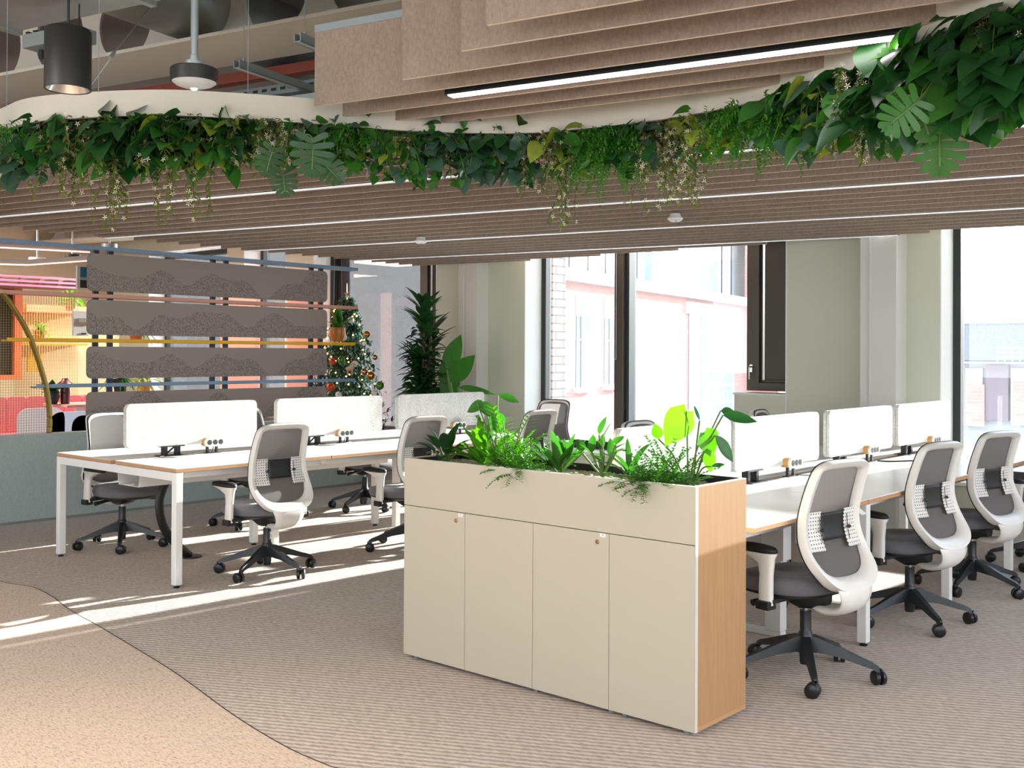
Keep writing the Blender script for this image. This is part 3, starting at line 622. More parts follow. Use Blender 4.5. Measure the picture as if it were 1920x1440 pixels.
for k, (y, w_) in enumerate(((5.42, 'left'), (5.62, 'right'))):
    cable([(-2.9, 5.35+.2*k, .575), (-2.86, y, .50), (-2.82, y+.02, .40), (-2.8, y+.05, .2), (-2.84, y+.06, .0)], 'black cable hanging under the right desks, '+w_+' of the two', .006)
# black curved cable spine under the left desk
P = spline([(-6.60, 3.95, .575), (-6.60, 3.90, .44), (-6.60, 3.93, .27), (-6.62, 4.05, .12), (-6.70, 4.20, .012)], 8)
r = thing('cable_spine', (-6.66, 4.1, 0), 'black curved cable spine reaching from the left desk tray to the floor', 'cable spine')
b = MB(); b.tube(P, .032, 14, sy=.55, up=(1, 0, 0)); b.build('spine', black_m, r, smooth=True)
b = MB(); b.lathe([(.001, 0), (.075, 0), (.07, .01), (.001, .014)], (-6.71, 4.22, 0), 24); b.build('foot_plate', black_m, r, smooth=True)
# T-foot of the sit-stand support under the first right desk
r = thing('desk_support_column', (-2.95, 5.1, 0), 'white lifting columns with floor bar under the first right desk', 'desk support')
for x in (-2.65, -3.33):
    b = MB(); b.box((x, 5.06, .03), (x+.09, 5.13, .50)); b.box((x-.02, 5.05, .40), (x+.11, 5.14, .712)); b.build('column', white_metal, r, bevel=.004)
b = MB(); b.box((-3.34, 5.065, .0), (-2.56, 5.125, .03)); b.build('floor_bar', white_metal, r, bevel=.006)
# ------------------------------------------------------------------ planter cabinet
X0, X1, Yf, Yb, HT = -3.751, -2.133, 3.517, 3.912, .96
zm = aty(1139.8, 1000.6, Yf).z
r = thing('planter_cabinet', ((X0+X1)/2, (Yf+Yb)/2, 0), 'beige four-door storage cabinet with planter box on top, oak side', 'cabinet')
b = MB(); b.box((X0, Yf+.02, .04), (X0+.02, Yb, HT)); b.build('side_panel', oak, r, bevel=.001)
b = MB(); b.box((X1-.02, Yf+.02, .04), (X1, Yb, HT)); b.build('side_panel', oak, r, bevel=.001)
b = MB(); b.box((X0+.02, Yb-.02, .04), (X1-.02, Yb, HT)); b.build('back_panel', cab_beige, r)
b = MB(); b.box((X0, Yf+.02, .02), (X1, Yb, .04)); b.build('plinth_strip', edge_wood, r)
b = MB(); b.box((X0+.02, Yf+.02, zm-.02), (X1-.02, Yb-.02, zm)); b.build('top_board', cab_beige, r)
b = MB(); b.box((X0, Yf, zm+.002), (X1, Yf+.019, HT)); b.build('planter_front', cab_beige, r, bevel=.0012)
b = MB(); b.box((X0, Yf, HT), (X1, Yf+.019, HT+.0015)); b.box((X1-.02, Yf+.019, HT), (X1, Yb, HT+.0015)); b.box((X0, Yf+.019, HT), (X0+.02, Yb, HT+.0015)); b.box((X1, Yf, .022), (X1+.001, Yf+.019, HT)); b.build('edge_band', cab_edge, r)
b = MB(); t = .006
b.box((X0+.022, Yf+.021, HT-.06), (X1-.022, Yf+.027, HT-.003)); b.box((X0+.022, Yb-.03, HT-.06), (X1-.022, Yb-.022, HT+.004)); b.box((X0+.022, Yf+.027, HT-.06), (X0+.028, Yb-.03, HT-.003)); b.box((X1-.028, Yf+.027, HT-.06), (X1-.022, Yb-.03, HT-.003)); b.build('liner', liner_m, r)
rng = random.Random(5)
b = MB(); b.grid(lambda u, v: (X0+.028+(X1-X0-.056)*u, Yf+.027+(Yb-Yf-.057)*v, HT-.028+.010*noise.noise(Vector((u*60, v*15, 0)))+.006*noise.noise(Vector((u*200, v*60, 3)))), 160, 40)
gv = b.build('gravel', gravel_m, r, smooth=True); gv['kind'] = 'stuff'
W = (X1-X0)/4
for k in range(4):
    b = MB(); b.box((X0+W*k+.0012, Yf, .022), (X0+W*(k+1)-.0012, Yf+.019, zm-.001)); dr = b.build('door', cab_beige, r, bevel=.001)
    if k in (0, 2):
        px = (855, 976) if k == 0 else (1120, 1016); q = aty(*px, Yf); T = Matrix.Translation(q)@Matrix.Rotation(pi/2, 4, 'X')
        b = MB(); b.lathe([(.001, .0), (.0095, .0), (.0095, .003), (.0075, .005), (.001, .005)], (0, 0, 0), 24, T=T); b.box((q.x-.001, q.y-.0056, q.z-.004), (q.x+.001, q.y-.0045, q.z+.004), 1); b.build('lock', [lock_m, black_m], dr, smooth=True)
        px = (864, 966) if k == 0 else (1130.5, 1003.5); q = aty(*px, Yf); b = MB(); b.box((q.x-.016, q.y-.0008, q.z-.008), (q.x+.014, q.y, q.z+.007)); b.box((q.x-.004, q.y-.0012, q.z-.002), (q.x+.002, q.y-.0008, q.z+.002), 1); b.build('label_plate', [label_m, mat('label_print', 'a39a98', .6)], dr)
for x in (X0+.05, X0+.8, X0+1.2, X1-.35, X1-.06):
    b = MB(); b.cyl((x, Yf+.04, 0), (x, Yf+.04, .03), .012, n=12); b.cyl((x, Yb-.05, 0), (x, Yb-.05, .03), .012, n=12); b.build('foot', conduit, r)
# ------------------------------------------------------------------ task chair (faces +Y, back towards -Y)
def superell(a, b_, n, m=40, e=2.6):
    out = []
    for k in range(m):
        t = 2*pi*k/m; c_, s_ = math.cos(t), math.sin(t)
        out.append((a*math.copysign(abs(c_)**(2/e), c_), b_*math.copysign(abs(s_)**(2/e), s_)))
    return out
BY = [(.42, -.232), (.50, -.218), (.58, -.175), (.66, -.140), (.74, -.130), (.82, -.145), (.91, -.172), (1.0, -.202)]
def ybk(z): 
    for i in range(len(BY)-1):
        if z <= BY[i+1][0] or i == len(BY)-2:
            z0, z1 = BY[i][0], BY[i+1][0]; t = max(0, min(1, (z-z0)/(z1-z0))); p1, p2 = BY[i][1], BY[i+1][1]; p0 = BY[max(i-1, 0)][1]; p3 = BY[min(i+2, len(BY)-1)][1]
            return .5*((2*p1)+(p2-p0)*t+(2*p0-5*p1+4*p2-p3)*t*t+(3*p1-p0-3*p2+p3)*t*t*t)
OUT = [(x*.91, z) for x, z in [(0, 1.005), (.10, 1.004), (.165, .995), (.207, .968), (.220, .91), (.226, .84), (.230, .77), (.236, .70), (.246, .64), (.248, .58), (.232, .52), (.19, .470), (.13, .440), (.06, .430), (0, .428)]]
def half_at(z, inset=0.):
    best = 0
    for (x0, z0), (x1, z1) in zip(OUT[:9], OUT[1:9]):
        pass
    pts = OUT; c = []
    for (x0, z0), (x1, z1) in zip(pts, pts[1:]):
        if min(z0, z1) <= z <= max(z0, z1) and z0 != z1: c.append(x0+(x1-x0)*(z-z0)/(z1-z0))
    return max(c) if c else 0
def make_chair():
    r = thing('task_chair', (0, 0, 0), 'grey and white task chair', 'chair')
    # star base
    b = MB(); b.lathe([(.001, .055), (.024, .055), (.026, .06), (.030, .12), (.036, .125), (.036, .19), (.03, .20), (.026, .21), (.026, .30), (.001, .30)], (0, 0, 0), 24)
    base = None; A0 = math.radians(15)
    for k in range(5):
        a = A0+k*2*pi/5; d = Vector((math.cos(a), math.sin(a), 0)); n_ = Vector((-d.y, d.x, 0)); rings = []
        for (q, w, zt, zb) in ((.02, .030, .188, .115), (.06, .026, .182, .118), (.15, .021, .150, .108), (.25, .017, .112, .082), (.295, .015, .098, .072), (.318, .013, .086, .058), (.325, .010, .074, .052)):
            p = d*q; rings.append([p-n_*w+Vector((0, 0, zb)), p+n_*w+Vector((0, 0, zb)), p+n_*w*.62+Vector((0, 0, zt)), p-n_*w*.62+Vector((0, 0, zt))])
        b.ring(rings)
    base = b.build('star_base', chair_base, r, smooth=True, local=True, auto=35)
    for k in range(5):
        a = A0+k*2*pi/5; c = Vector((math.cos(a), math.sin(a), 0))*.325; b = MB(); ca = a+(.7, 2.1, -.4, 1.3, 2.8)[k]; ax = Vector((math.cos(ca), math.sin(ca), 0)); fw = Vector((-ax.y, ax.x, 0)); c2 = c+fw*.012
        for s_ in (-1, 1):
            q0 = c2+ax*s_*.006+Vector((0, 0, .0325)); q1 = c2+ax*s_*.026+Vector((0, 0, .0325))
            b.tube([q0, q0+(q1-q0)*.12, q0+(q1-q0)*.8, q1], [.029, .0325, .0325, .028], 22)
        b.tube([c+Vector((0, 0, .075)), c+Vector((0, 0, .045)), c2+Vector((0, 0, .035))], [.009, .009, .008], 8); b.build('caster', rubber, base, smooth=True, local=True, auto=50)
    b = MB(); b.cyl((0, 0, .295), (0, 0, .345), .014, n=14); b.build('gas_lift', chrome, r, smooth=True, local=True)
    # mechanism and lever
    b = MB(); rings = []
    for (y, w, z0, z1) in ((-.12, .03, .345, .385), (-.08, .06, .325, .39), (0, .075, .315, .395), (.08, .065, .335, .395), (.15, .05, .365, .395)):
        rings.append([(-w, y, z1), (-w, y, z0+.015), (-w*.6, y, z0), (w*.6, y, z0), (w, y, z0+.015), (w, y, z1)])
    b.ring(rings); b.build('mechanism', chair_black, r, smooth=True, local=True, auto=50)
    for sx, yy in ((-1, .08), (1, .03)):
        b = MB(); b.tube([(sx*.06, yy, .365), (sx*.16, yy+.01, .36), (sx*.25, yy+.025, .35)], [.011, .011, .015], 10); b.build('lever', chair_black, r, smooth=True, local=True)
    # seat
    def seat_ring(s, z, dz=0.): return [(x*s, y*s+.085, z+dz*(max(0, (y+.03)/.24))**2) for x, y in superell(.238, .235, 0, 48)]
    b = MB(); b.ring([seat_ring(.90, .392, .0), seat_ring(.965, .400), seat_ring(1.0, .42, -.008), seat_ring(1.0, .445, -.014), seat_ring(.975, .463, -.02), seat_ring(.90, .474, -.02), seat_ring(.70, .479, -.012), seat_ring(.40, .476, -.004), seat_ring(.02, .474)], caps=True)
    b.build('seat', seat_fab, r, smooth=True, local=True, auto=180)
    b = MB(); b.ring([seat_ring(.60, .375), seat_ring(.86, .382), seat_ring(.965, .392), seat_ring(.97, .402)]); b.build('seat_pan', chair_black, r, smooth=True, local=True)
    # arms
    for sx in (-1, 1):
        b = MB(); b.box((min(sx*.04, sx*.285), -.035, .372), (max(sx*.04, sx*.285), .045, .392)); b.box((sx*.285-.03, -.03, .345), (sx*.285+.03, .04, .385)); ab = b.build('arm_bracket', chair_black, r, bevel=.006, local=True)
        P = [(sx*.285, .005, .365), (sx*.283, .005, .42), (sx*.28, .005, .50), (sx*.277, .01, .545), (sx*.275, .04, .568), (sx*.273, .07, .585), (sx*.272, .08, .592)]
        b = MB(); rings = []
        for (x, y, z), (wx, wy) in zip(P, ((.019, .036), (.019, .035), (.018, .034), (.020, .042), (.026, .072), (.036, .110), (.040, .120))):
            rings.append([(x+p, y+q, z) for p, q in superell(wx, wy, 0, 28, 2.8)])
        b.ring(rings); b.build('arm_post', chair_white, r, smooth=True, local=True, auto=60)
        b = MB(); c_ = (sx*.272, .085)
        def pr(s, z): return [(c_[0]+x*s, c_[1]+y*s, z+.006*(1-(y*s/.13)**2)) for x, y in superell(.042, .128, 0, 36, 2.5)]
        b.ring([pr(.93, .588), pr(1., .594), pr(1., .604), pr(.93, .613), pr(.6, .617), pr(.05, .617)]); b.build('armrest_pad', pad_black, r, smooth=True, local=True, auto=180)
    # back frame loop
    half = spline([(x, z, 0) for x, z in OUT], 5); loop = [(p.x, p.y) for p in half]+[(-p.x, p.y) for p in half[-2:0:-1]]
    n = len(loop); rings = []
    for i, (x, z) in enumerate(loop):
        xp, zp = loop[i-1]; xn, zn = loop[(i+1) % n]; tx, tz = xn-xp, zn-zp; L = math.hypot(tx, tz); nx, nz = tz/L, -tx/L      # inward/outward
        if nx*x+nz*(z-.72) > 0: nx, nz = -nx, -nz
        w = .040+.022*max(0, min(1, (.60-z)/.15)); crv = lambda xx: .35*xx*xx
        y = ybk(z)
        xi, zi = x+nx*w, z+nz*w; yi = ybk(zi)
        dp = .030 if z > .6 else .030+.02*min(1, (.6-z)/.15)
        yo = y+crv(x)+.0; yyi = yi+crv(xi)
        rings.append([(x, yo-.010, z), (x, yo+.008, z), (x+nx*w*.4, yyi+.014, z+nz*w*.4), (xi, yyi+.010, zi), (xi, yyi-.004, zi), (x+nx*w*.75, yyi-dp*.75, z+nz*w*.75), (x+nx*w*.2, yo-dp, z+nz*w*.2)])
    b = MB(); b.ring(rings, closed=True, caps=False); b.build('back_frame', chair_white, r, smooth=True, local=True, auto=60)
    b = MB()
    rr_ = []
    for i, (x, z) in enumerate(loop):
        xp, zp = loop[i-1]; xn, zn = loop[(i+1) % n]; y = ybk(z)+.35*x*x+.006; rr_.append([(x*1.008, y, .72+(z-.72)*1.006), (x*1.008, y+.006, .72+(z-.72)*1.006), (x*.97, y+.010, .72+(z-.72)*.975), (x*.97, y+.002, .72+(z-.72)*.975)])
    b.ring(rr_, closed=True, caps=False); b.build('frame_gasket', chair_black, r, smooth=True, local=True)
    # mesh skin
    def skin(u, v):
        z = .455+(.985-.455)*v; hw = max(.02, half_at(z)-.018); x = (u*2-1)*hw; return (x, ybk(z)+.35*x*x+.012+.006*(1-(u*2-1)**2), z)
    b = MB(); b.grid(skin, 16, 34); sk = b.build('mesh_back', back_mesh, r, smooth=True, local=True, auto=180)
    # lumbar band and side plates on the rear
    def patch(x0, x1, z0, z1, off, name, m, shrink=None, th=.004):
        def fn(u, v):
            z = z0+(z1-z0)*v; a, c = (x0(z), x1(z)); x = a+(c-a)*u; return (x, ybk(z)+.35*x*x-off, z)
        b = MB(); b.grid(fn, 8, 8); return b.build(name, m, r, smooth=True, local=True, solid=th, auto=180)
    patch(lambda z: -.085, lambda z: .085, .645, .765, .006, 'lumbar_band', chair_black)
    for sx in (-1, 1):
        f0 = lambda z, s=sx: s*(.088+.01*abs((z-.70)/.07)**2*0); f1 = None
        def fn(u, v, s=sx):
            z = .605+(.775-.605)*v; 
            top = .775-.0*u; 
            zz = z-(.03*(1-u))*(1-v)*-1 if v < .5 else z
            a = .088; c = half_at(z)-.020; x = s*(a+(c-a)*u); return (x, ybk(z)+.35*x*x-.010, z)
        b = MB(); b.grid(fn, 8, 8); pl = b.build('lumbar_side_plate', perf, r, smooth=True, local=True, solid=.004, auto=180)
        b = MB(); zc = .695; yk = ybk(zc)-.02; b.tube([(sx*.085, yk-.004, zc), (sx*.10, yk-.008, zc), (sx*.118, yk-.004, zc)], [.003, .009, .002], 10); b.tube([(sx*.104, ybk(.75)-.014, .75), (sx*.103, yk+.004, zc), (sx*.105, ybk(.64)-.014, .64)], .0018, 5); b.build('lumbar_knob', chair_black, pl, smooth=True, local=True)
    # white spine curving under the seat
    rings = []
    for (y, z, w, t) in ((-.240, .480, .14, .016), (-.265, .44, .13, .020), (-.268, .405, .115, .020), (-.250, .362, .10, .020), (-.20, .332, .085, .020), (-.13, .322, .070, .020), (-.05, .330, .060, .020)):
        rings.append((y, z, w, t))
    R = []
    for i, (y, z, w, t) in enumerate(rings):
        y0, z0 = rings[max(i-1, 0)][:2]; y1, z1 = rings[min(i+1, len(rings)-1)][:2]; L = math.hypot(y1-y0, z1-z0); ny, nz = (z1-z0)/L, -(y1-y0)/L
        R.append([(p*w, y+ny*q*t, z+nz*q*t) for p, q in ((-1, -.2), (-.85, -1), (.85, -1), (1, -.2), (.85, 1), (-.85, 1))])
    b = MB(); b.ring(R); b.build('back_spine', chair_white, r, smooth=True, local=True, sub=1)
    return r
chair0 = make_chair(); used = [False]
def place(x, y, face, label, group):
    # face: world direction (degrees) the sitter looks at
    o = chair0 if not used[0] else copy_tree(chair0)
    used[0] = True
    o.location = (x, y, 0); o.rotation_euler = (0, 0, math.radians(face-90)); o['label'] = label; o['group'] = group; o['category'] = 'chair'
    return o
g1, g2, g3, g4 = 'chairs on the aisle side of the left desks', 'chairs on the wall side of the left desks', 'chairs on the near side of the right desks', 'chairs on the window side of the right desks'
place(-5.86, 4.254, 177, 'grey and white task chair seen from behind, nearest at the left desks', g1)
place(-5.80, 5.50, 176, 'grey and white task chair partly hidden by the left end of the planter cabinet', g1)
place(-5.75, 6.75, 180, 'grey and white task chair farthest along the left desks, behind the planter greenery', g1)
place(-7.46, 4.10, 2, 'grey task chair behind the near end of the left desks, front side visible', g2)
place(-7.60, 5.36, 0, 'grey task chair behind the left desks, showing between first and second screens', g2)
place(-7.60, 6.62, 0, 'grey task chair behind the left desks, showing between second and third screens', g2)
place(-2.179, 4.554, 170, 'white framed task chair nearest at the right desks, beside the cabinet end', g3)
place(-2.195, 5.869, 168, 'white framed task chair, second at the right desks', g3)
place(-2.21, 6.961, 164, 'white framed task chair, third at the right desks', g3)
place(-2.10, 8.05, 166, 'white framed task chair cut off by the right picture edge', g3)
place(-6.72, 8.2, -88, 'task chair at the far end of the left desks, backlit by the window', g2)
place(-4.0, 6.15, 0, 'task chair of which only the back top shows over the screen behind the planter', g4)
place(-4.12, 8.15, 10, 'dark backed task chair behind the second right screen, before the sage wall', g4)
phase = {(-5.86, 4.254): 5, (-7.52, 4.087): 54, (-2.179, 4.554): 15, (-2.195, 5.869): 31, (-2.21, 6.961): 54, (-5.80, 5.50): 30}
bpy.context.view_layer.update()
for o in list(bpy.data.objects):
    if o.name.startswith('task_chair') and o.parent is None:
        key = (round(o.location.x, 3), round(o.location.y, 3)); ph = phase.get(key, 20+40*o.location.y)
        for c in o.children:
            if c.name.startswith('star_base'): c.rotation_euler = (0, 0, math.radians(ph-15)-o.rotation_euler.z)
# ------------------------------------------------------------------ leaves
SH = {'lance': [0, .55, .85, 1, .95, .75, .42, 0], 'oval': [0, .7, .97, 1, .9, .7, .38, 0], 'heart': [.35, .95, 1, .93, .78, .55, .28, 0], 'blade': [.5, .9, 1, 1, .95, .8, .5, 0]}
def leaf(b, p, d, up, L, W, shape='oval', droop=.3, fold=.25, mi=0, wave=0.):
    d = Vector(d).normalized(); up = Vector(up); sd = d.cross(up)
    if sd.length < .05: sd = d.cross(Vector((1, .3, 0)))
    sd.normalize(); upn = sd.cross(d).normalized(); w = SH[shape]; n = len(w)-1; vs = []; p = Vector(p); q = p.copy(); dd = d.copy()
    if shape == 'heart': q = p-d*L*.0
    for i in range(n+1):
        a = W/2*w[i]; un = sd.cross(dd).normalized(); wv = wave*math.sin(i*2.3)*W*.3
        back = -dd*(L*.12*(1 if shape == 'heart' and i == 0 else 0))
        vs += [q-sd*a+un*(a*fold+wv)+back, q.copy(), q+sd*a+un*(a*fold-wv)+back]
        dd = (dd-Vector((0, 0, 1))*droop/n*1.6).normalized() if droop >= 0 else (dd+upn*(-droop)/n).normalized()
        q = q+dd*(L/n)
    fs = []
    for i in range(n):
        a = i*3; fs += [(a, a+1, a+4, a+3), (a+1, a+2, a+5, a+4)]
    b.add(vs, fs, mi)
def rdir(rg, z0=-1, z1=1):
    a = rg.uniform(0, 2*pi); z = rg.uniform(z0, z1); s_ = math.sqrt(max(0, 1-z*z)); return Vector((s_*math.cos(a), s_*math.sin(a), z))
def monstera(b, p, d, up, L, W, mi=0, droop=.15, lobes=6):
    d = Vector(d).normalized(); sd = d.cross(Vector(up)).normalized(); un = sd.cross(d).normalized(); p = Vector(p)
    cen = [p+d*L*t-un*droop*L*t*t for t in [k/12 for k in range(13)]]
    for s_ in (-1, 1):
        for k in range(lobes):
            t0 = .02+k*.145; t1 = t0+.125; m0 = p+d*L*t0-un*droop*L*t0*t0; m1 = p+d*L*t1-un*droop*L*t1*t1
            wid = W/2*(.80, 1.0, 1.0, .92, .74, .46)[k]; ang = (-.45, -.12, .12, .32, .55, .85)[k]
            o = (sd*s_*math.cos(ang)+d*math.sin(ang)); curl = -un*.12*wid; perp = (d*math.cos(ang)-sd*s_*math.sin(ang))
            hw = L*.079
            pts = []
            for q, ww in ((0, .8), (.45, .93), (.62, 1.0), (.85, .98), (1.0, .55)):
                c = (m0+m1)/2+o*wid*q+curl*q*q; pts.append((c-perp*hw*ww, c+perp*hw*ww))
            pts[0] = (m0, m1); vs = [v for pr in pts for v in pr]; b.add(vs, [(2*i, 2*i+1, 2*i+3, 2*i+2) for i in range(len(pts)-1)], mi)
            # bridge near the midrib so that lobes join
            if k < lobes-1:
                t2 = t0+.145; m2 = p+d*L*t2-un*droop*L*t2*t2; c1 = pts[1][1]; o2 = m2+o*wid*.45+curl*.2; b.add([m1, m2, o2, c1], [(0, 1, 2, 3)], mi)
    tip = p+d*L*.88-un*droop*L*.78; b.add([tip-sd*L*.09, tip+sd*L*.09, p+d*L*1.05-un*droop*L*1.1], [(0, 1, 2)], mi)
# ------------------------------------------------------------------ hanging greenery in the ceiling planter
tot = [0.]
for a, c in zip(path, path[1:]): tot.append(tot[-1]+(c-a).length)
def along(px):
    # the point of the band seen at column px (x pixel)
    best = None
    for i in range(len(path)-1):
        def pxx(P):
            dd = P-Vector((0, 0, EYE)); return 960+FPX*dd.dot(_R)/dd.dot(_F)
        x0, x1 = pxx(path[i]), pxx(path[i+1])
        if (path[i]-Vector((0, 0, EYE))).dot(_F) > .3 and min(x0, x1) <= px <= max(x0, x1):
            t = (px-x0)/(x1-x0+1e-9); q = path[i].lerp(path[i+1], t); d = (path[i+1]-path[i]).normalized(); return q, d, Vector((-d.y, d.x, 0))
    return None
def hp(px, out=.13, dz=0.):
    q, d, n_ = along(px); return q+n_*out+Vector((0, 0, dz)), d, n_
def pothos(px, seed, m, label, n=60, L=.105, w=.14, drop=.17, shape='heart', m2=None, name='pothos_plant'):
    rg = random.Random(seed); c, d, nn = hp(px, .11); b = MB(); st = MB()
    for k in range(n):
        o = d*rg.uniform(-w, w)+nn*rg.uniform(-.16, .13); z = -rg.random()**1.1*drop-.01; r_ = c+o+Vector((0, 0, z))
        if rg.random() < .10: r_.z += .05
        dr = (rdir(rg, -.8, .35)-nn*.55+Vector((0, 0, -.15))).normalized(); l = L*rg.uniform(.65, 1.15)
        leaf(b, r_, dr, rdir(rg, .2, 1)+Vector((0, 0, .6))-nn*.5, l, l*rg.uniform(.6, .8), shape, rg.uniform(.2, .7), rg.uniform(.05, .35), 0 if (m2 is None or rg.random() < .7) else 1)
        if k % 3 == 0: st.tube([c+o*.5+Vector((0, 0, .0)), c+o*.8+Vector((0, 0, z*.5)), r_], .0018, 4)
    o = b.build(name, [m, m2 or m], smooth=True, auto=180); tag(o, label, 'plant', 'greenery of the hanging planter'); st.build('stems', stem_m, o, smooth=True)
    return o
def trail(px, seed, label, length=.45, n=16, flowers=1., m=leaf_olive, w=.10, name='flowering_vine'):
    rg = random.Random(seed); c, d, nn = hp(px, .10); b = MB(); st = MB(); fl = MB()
    for k in range(n):
        o = d*rg.uniform(-w, w)+nn*rg.uniform(-.15, .08); p = c+o+Vector((0, 0, -.02)); L = length*rg.uniform(.35, 1.); P = [p.copy()]; q = p.copy(); v = Vector((rg.uniform(-.5, .5), rg.uniform(-.5, .5), -.5))
        while p.z-q.z < L:
            v = (v*.8+Vector((rg.uniform(-.35, .35), rg.uniform(-.35, .35), -.55))).normalized(); q = q+v*.022; P.append(q.copy())
        st.tube(P, .0012, 3, caps=False)
        for i, q in enumerate(P):
            for j in range(2):
                dr = (rdir(rg, -.7, .2)); leaf(b, q, dr, (0, 0, 1), .030*rg.uniform(.7, 1.3), .012, 'lance', .4, .1)
            if rg.random() < .28*flowers:
                f0 = q+rdir(rg)*.012; ax = rdir(rg, -.5, .6)
                a1 = ax.cross(Vector((0, 0, 1))).normalized(); a2 = ax.cross(a1)
                for j in range(5):
                    t = j*2*pi/5; e = a1*math.cos(t)+a2*math.sin(t); e2 = a1*math.cos(t+.5)+a2*math.sin(t+.5); fl.add([f0, f0+e*.007+e2*.001, f0+(e+e2)*.0065, f0+e2*.007], [(0, 1, 2, 3)])
    o = b.build(name, m, smooth=True, auto=180); tag(o, label, 'plant', 'greenery of the hanging planter'); st.build('stems', twig_m, o)
    if flowers: fl.build('flowers', flower_m, o)
def fern_clump(px, seed, label, length=.25, n=70, w=.11):
    rg = random.Random(seed); c, d, nn = hp(px, .10); b = MB()
    for k in range(n):
        p = c+d*rg.uniform(-w, w)+nn*rg.uniform(-.15, .1)+Vector((0, 0, -rg.random()*.06)); L = length*rg.uniform(.4, 1.); v = (rdir(rg, -1, .1)*.7-nn*.3+Vector((0, 0, -.3))).normalized(); q = p
        m_ = int(L/.014)
        for i in range(m_):
            v = (v+Vector((rg.uniform(-.12, .12), rg.uniform(-.12, .12), -.10))).normalized(); q = q+v*.014
            s_ = v.cross(Vector((rg.uniform(-1, 1), rg.uniform(-1, 1), .4))).normalized()
            for sg in (-1, 1): leaf(b, q, s_*sg+v*.7, (0, 0, 1), .022*(1-.5*i/m_), .007, 'blade', .1, 0)
    tag(b.build('fern_plant', fern_m, smooth=True, auto=180), label, 'plant', 'greenery of the hanging planter')
def monst(px, seed, label, tips, m=leaf_dark):
    rg = random.Random(seed); c, d, nn = hp(px, .1); b = MB(); st = MB()
    for (x, y, zz, L, W, dx, dy) in tips:          # leaf centre seen at px (x, y), at height zz
        q = atz(x, y, zz) if zz > EYE+.2 else c; face = (Vector((0, 0, EYE))-q).normalized(); rt = _R; upi = _U
        dr = (rt*dx-upi*dy).normalized(); dr = (dr-face*.15).normalized(); base = q-dr*L*.5
        monstera(b, base, dr, face, L, W, 0, .12)
        st.tube(spline([c+Vector((0, 0, -.03)), (c+base)*.5+Vector((0, 0, -.02)), base, base+dr*L*.8], 5), .003, 5)
    o = b.build('monstera_plant', m, smooth=True, auto=180); tag(o, label, 'plant', 'greenery of the hanging planter'); st.build('stems', stem_m, o, smooth=True)
def put(kind, px, seed, where, **k):
    if kind == 'P': pothos(px, seed, leaf_dark, 'dark broad-leaved pothos in the hanging planter, '+where, m2=leaf_mid, **k)
    if kind == 'V': pothos(px, seed, leaf_mid, 'green and yellow variegated pothos in the hanging planter, '+where, m2=leaf_yel, **k)
    if kind == 'I': pothos(px, seed, leaf_mid, 'small-leaved ivy in the hanging planter, '+where, n=110, L=.06, m2=leaf_blue, name='ivy_plant', **k)
    if kind == 'B': pothos(px, seed, leaf_blue, 'blue-green long-leaved plant in the hanging planter, '+where, shape='lance', m2=leaf_dark, name='foliage_plant', **k)
    if kind == 'F': fern_clump(px, seed, 'fine bright green fern in the hanging planter, '+where, **k)
    if kind == 'T': trail(px, seed, 'trailing flowering vine in the hanging planter, '+where, **k)
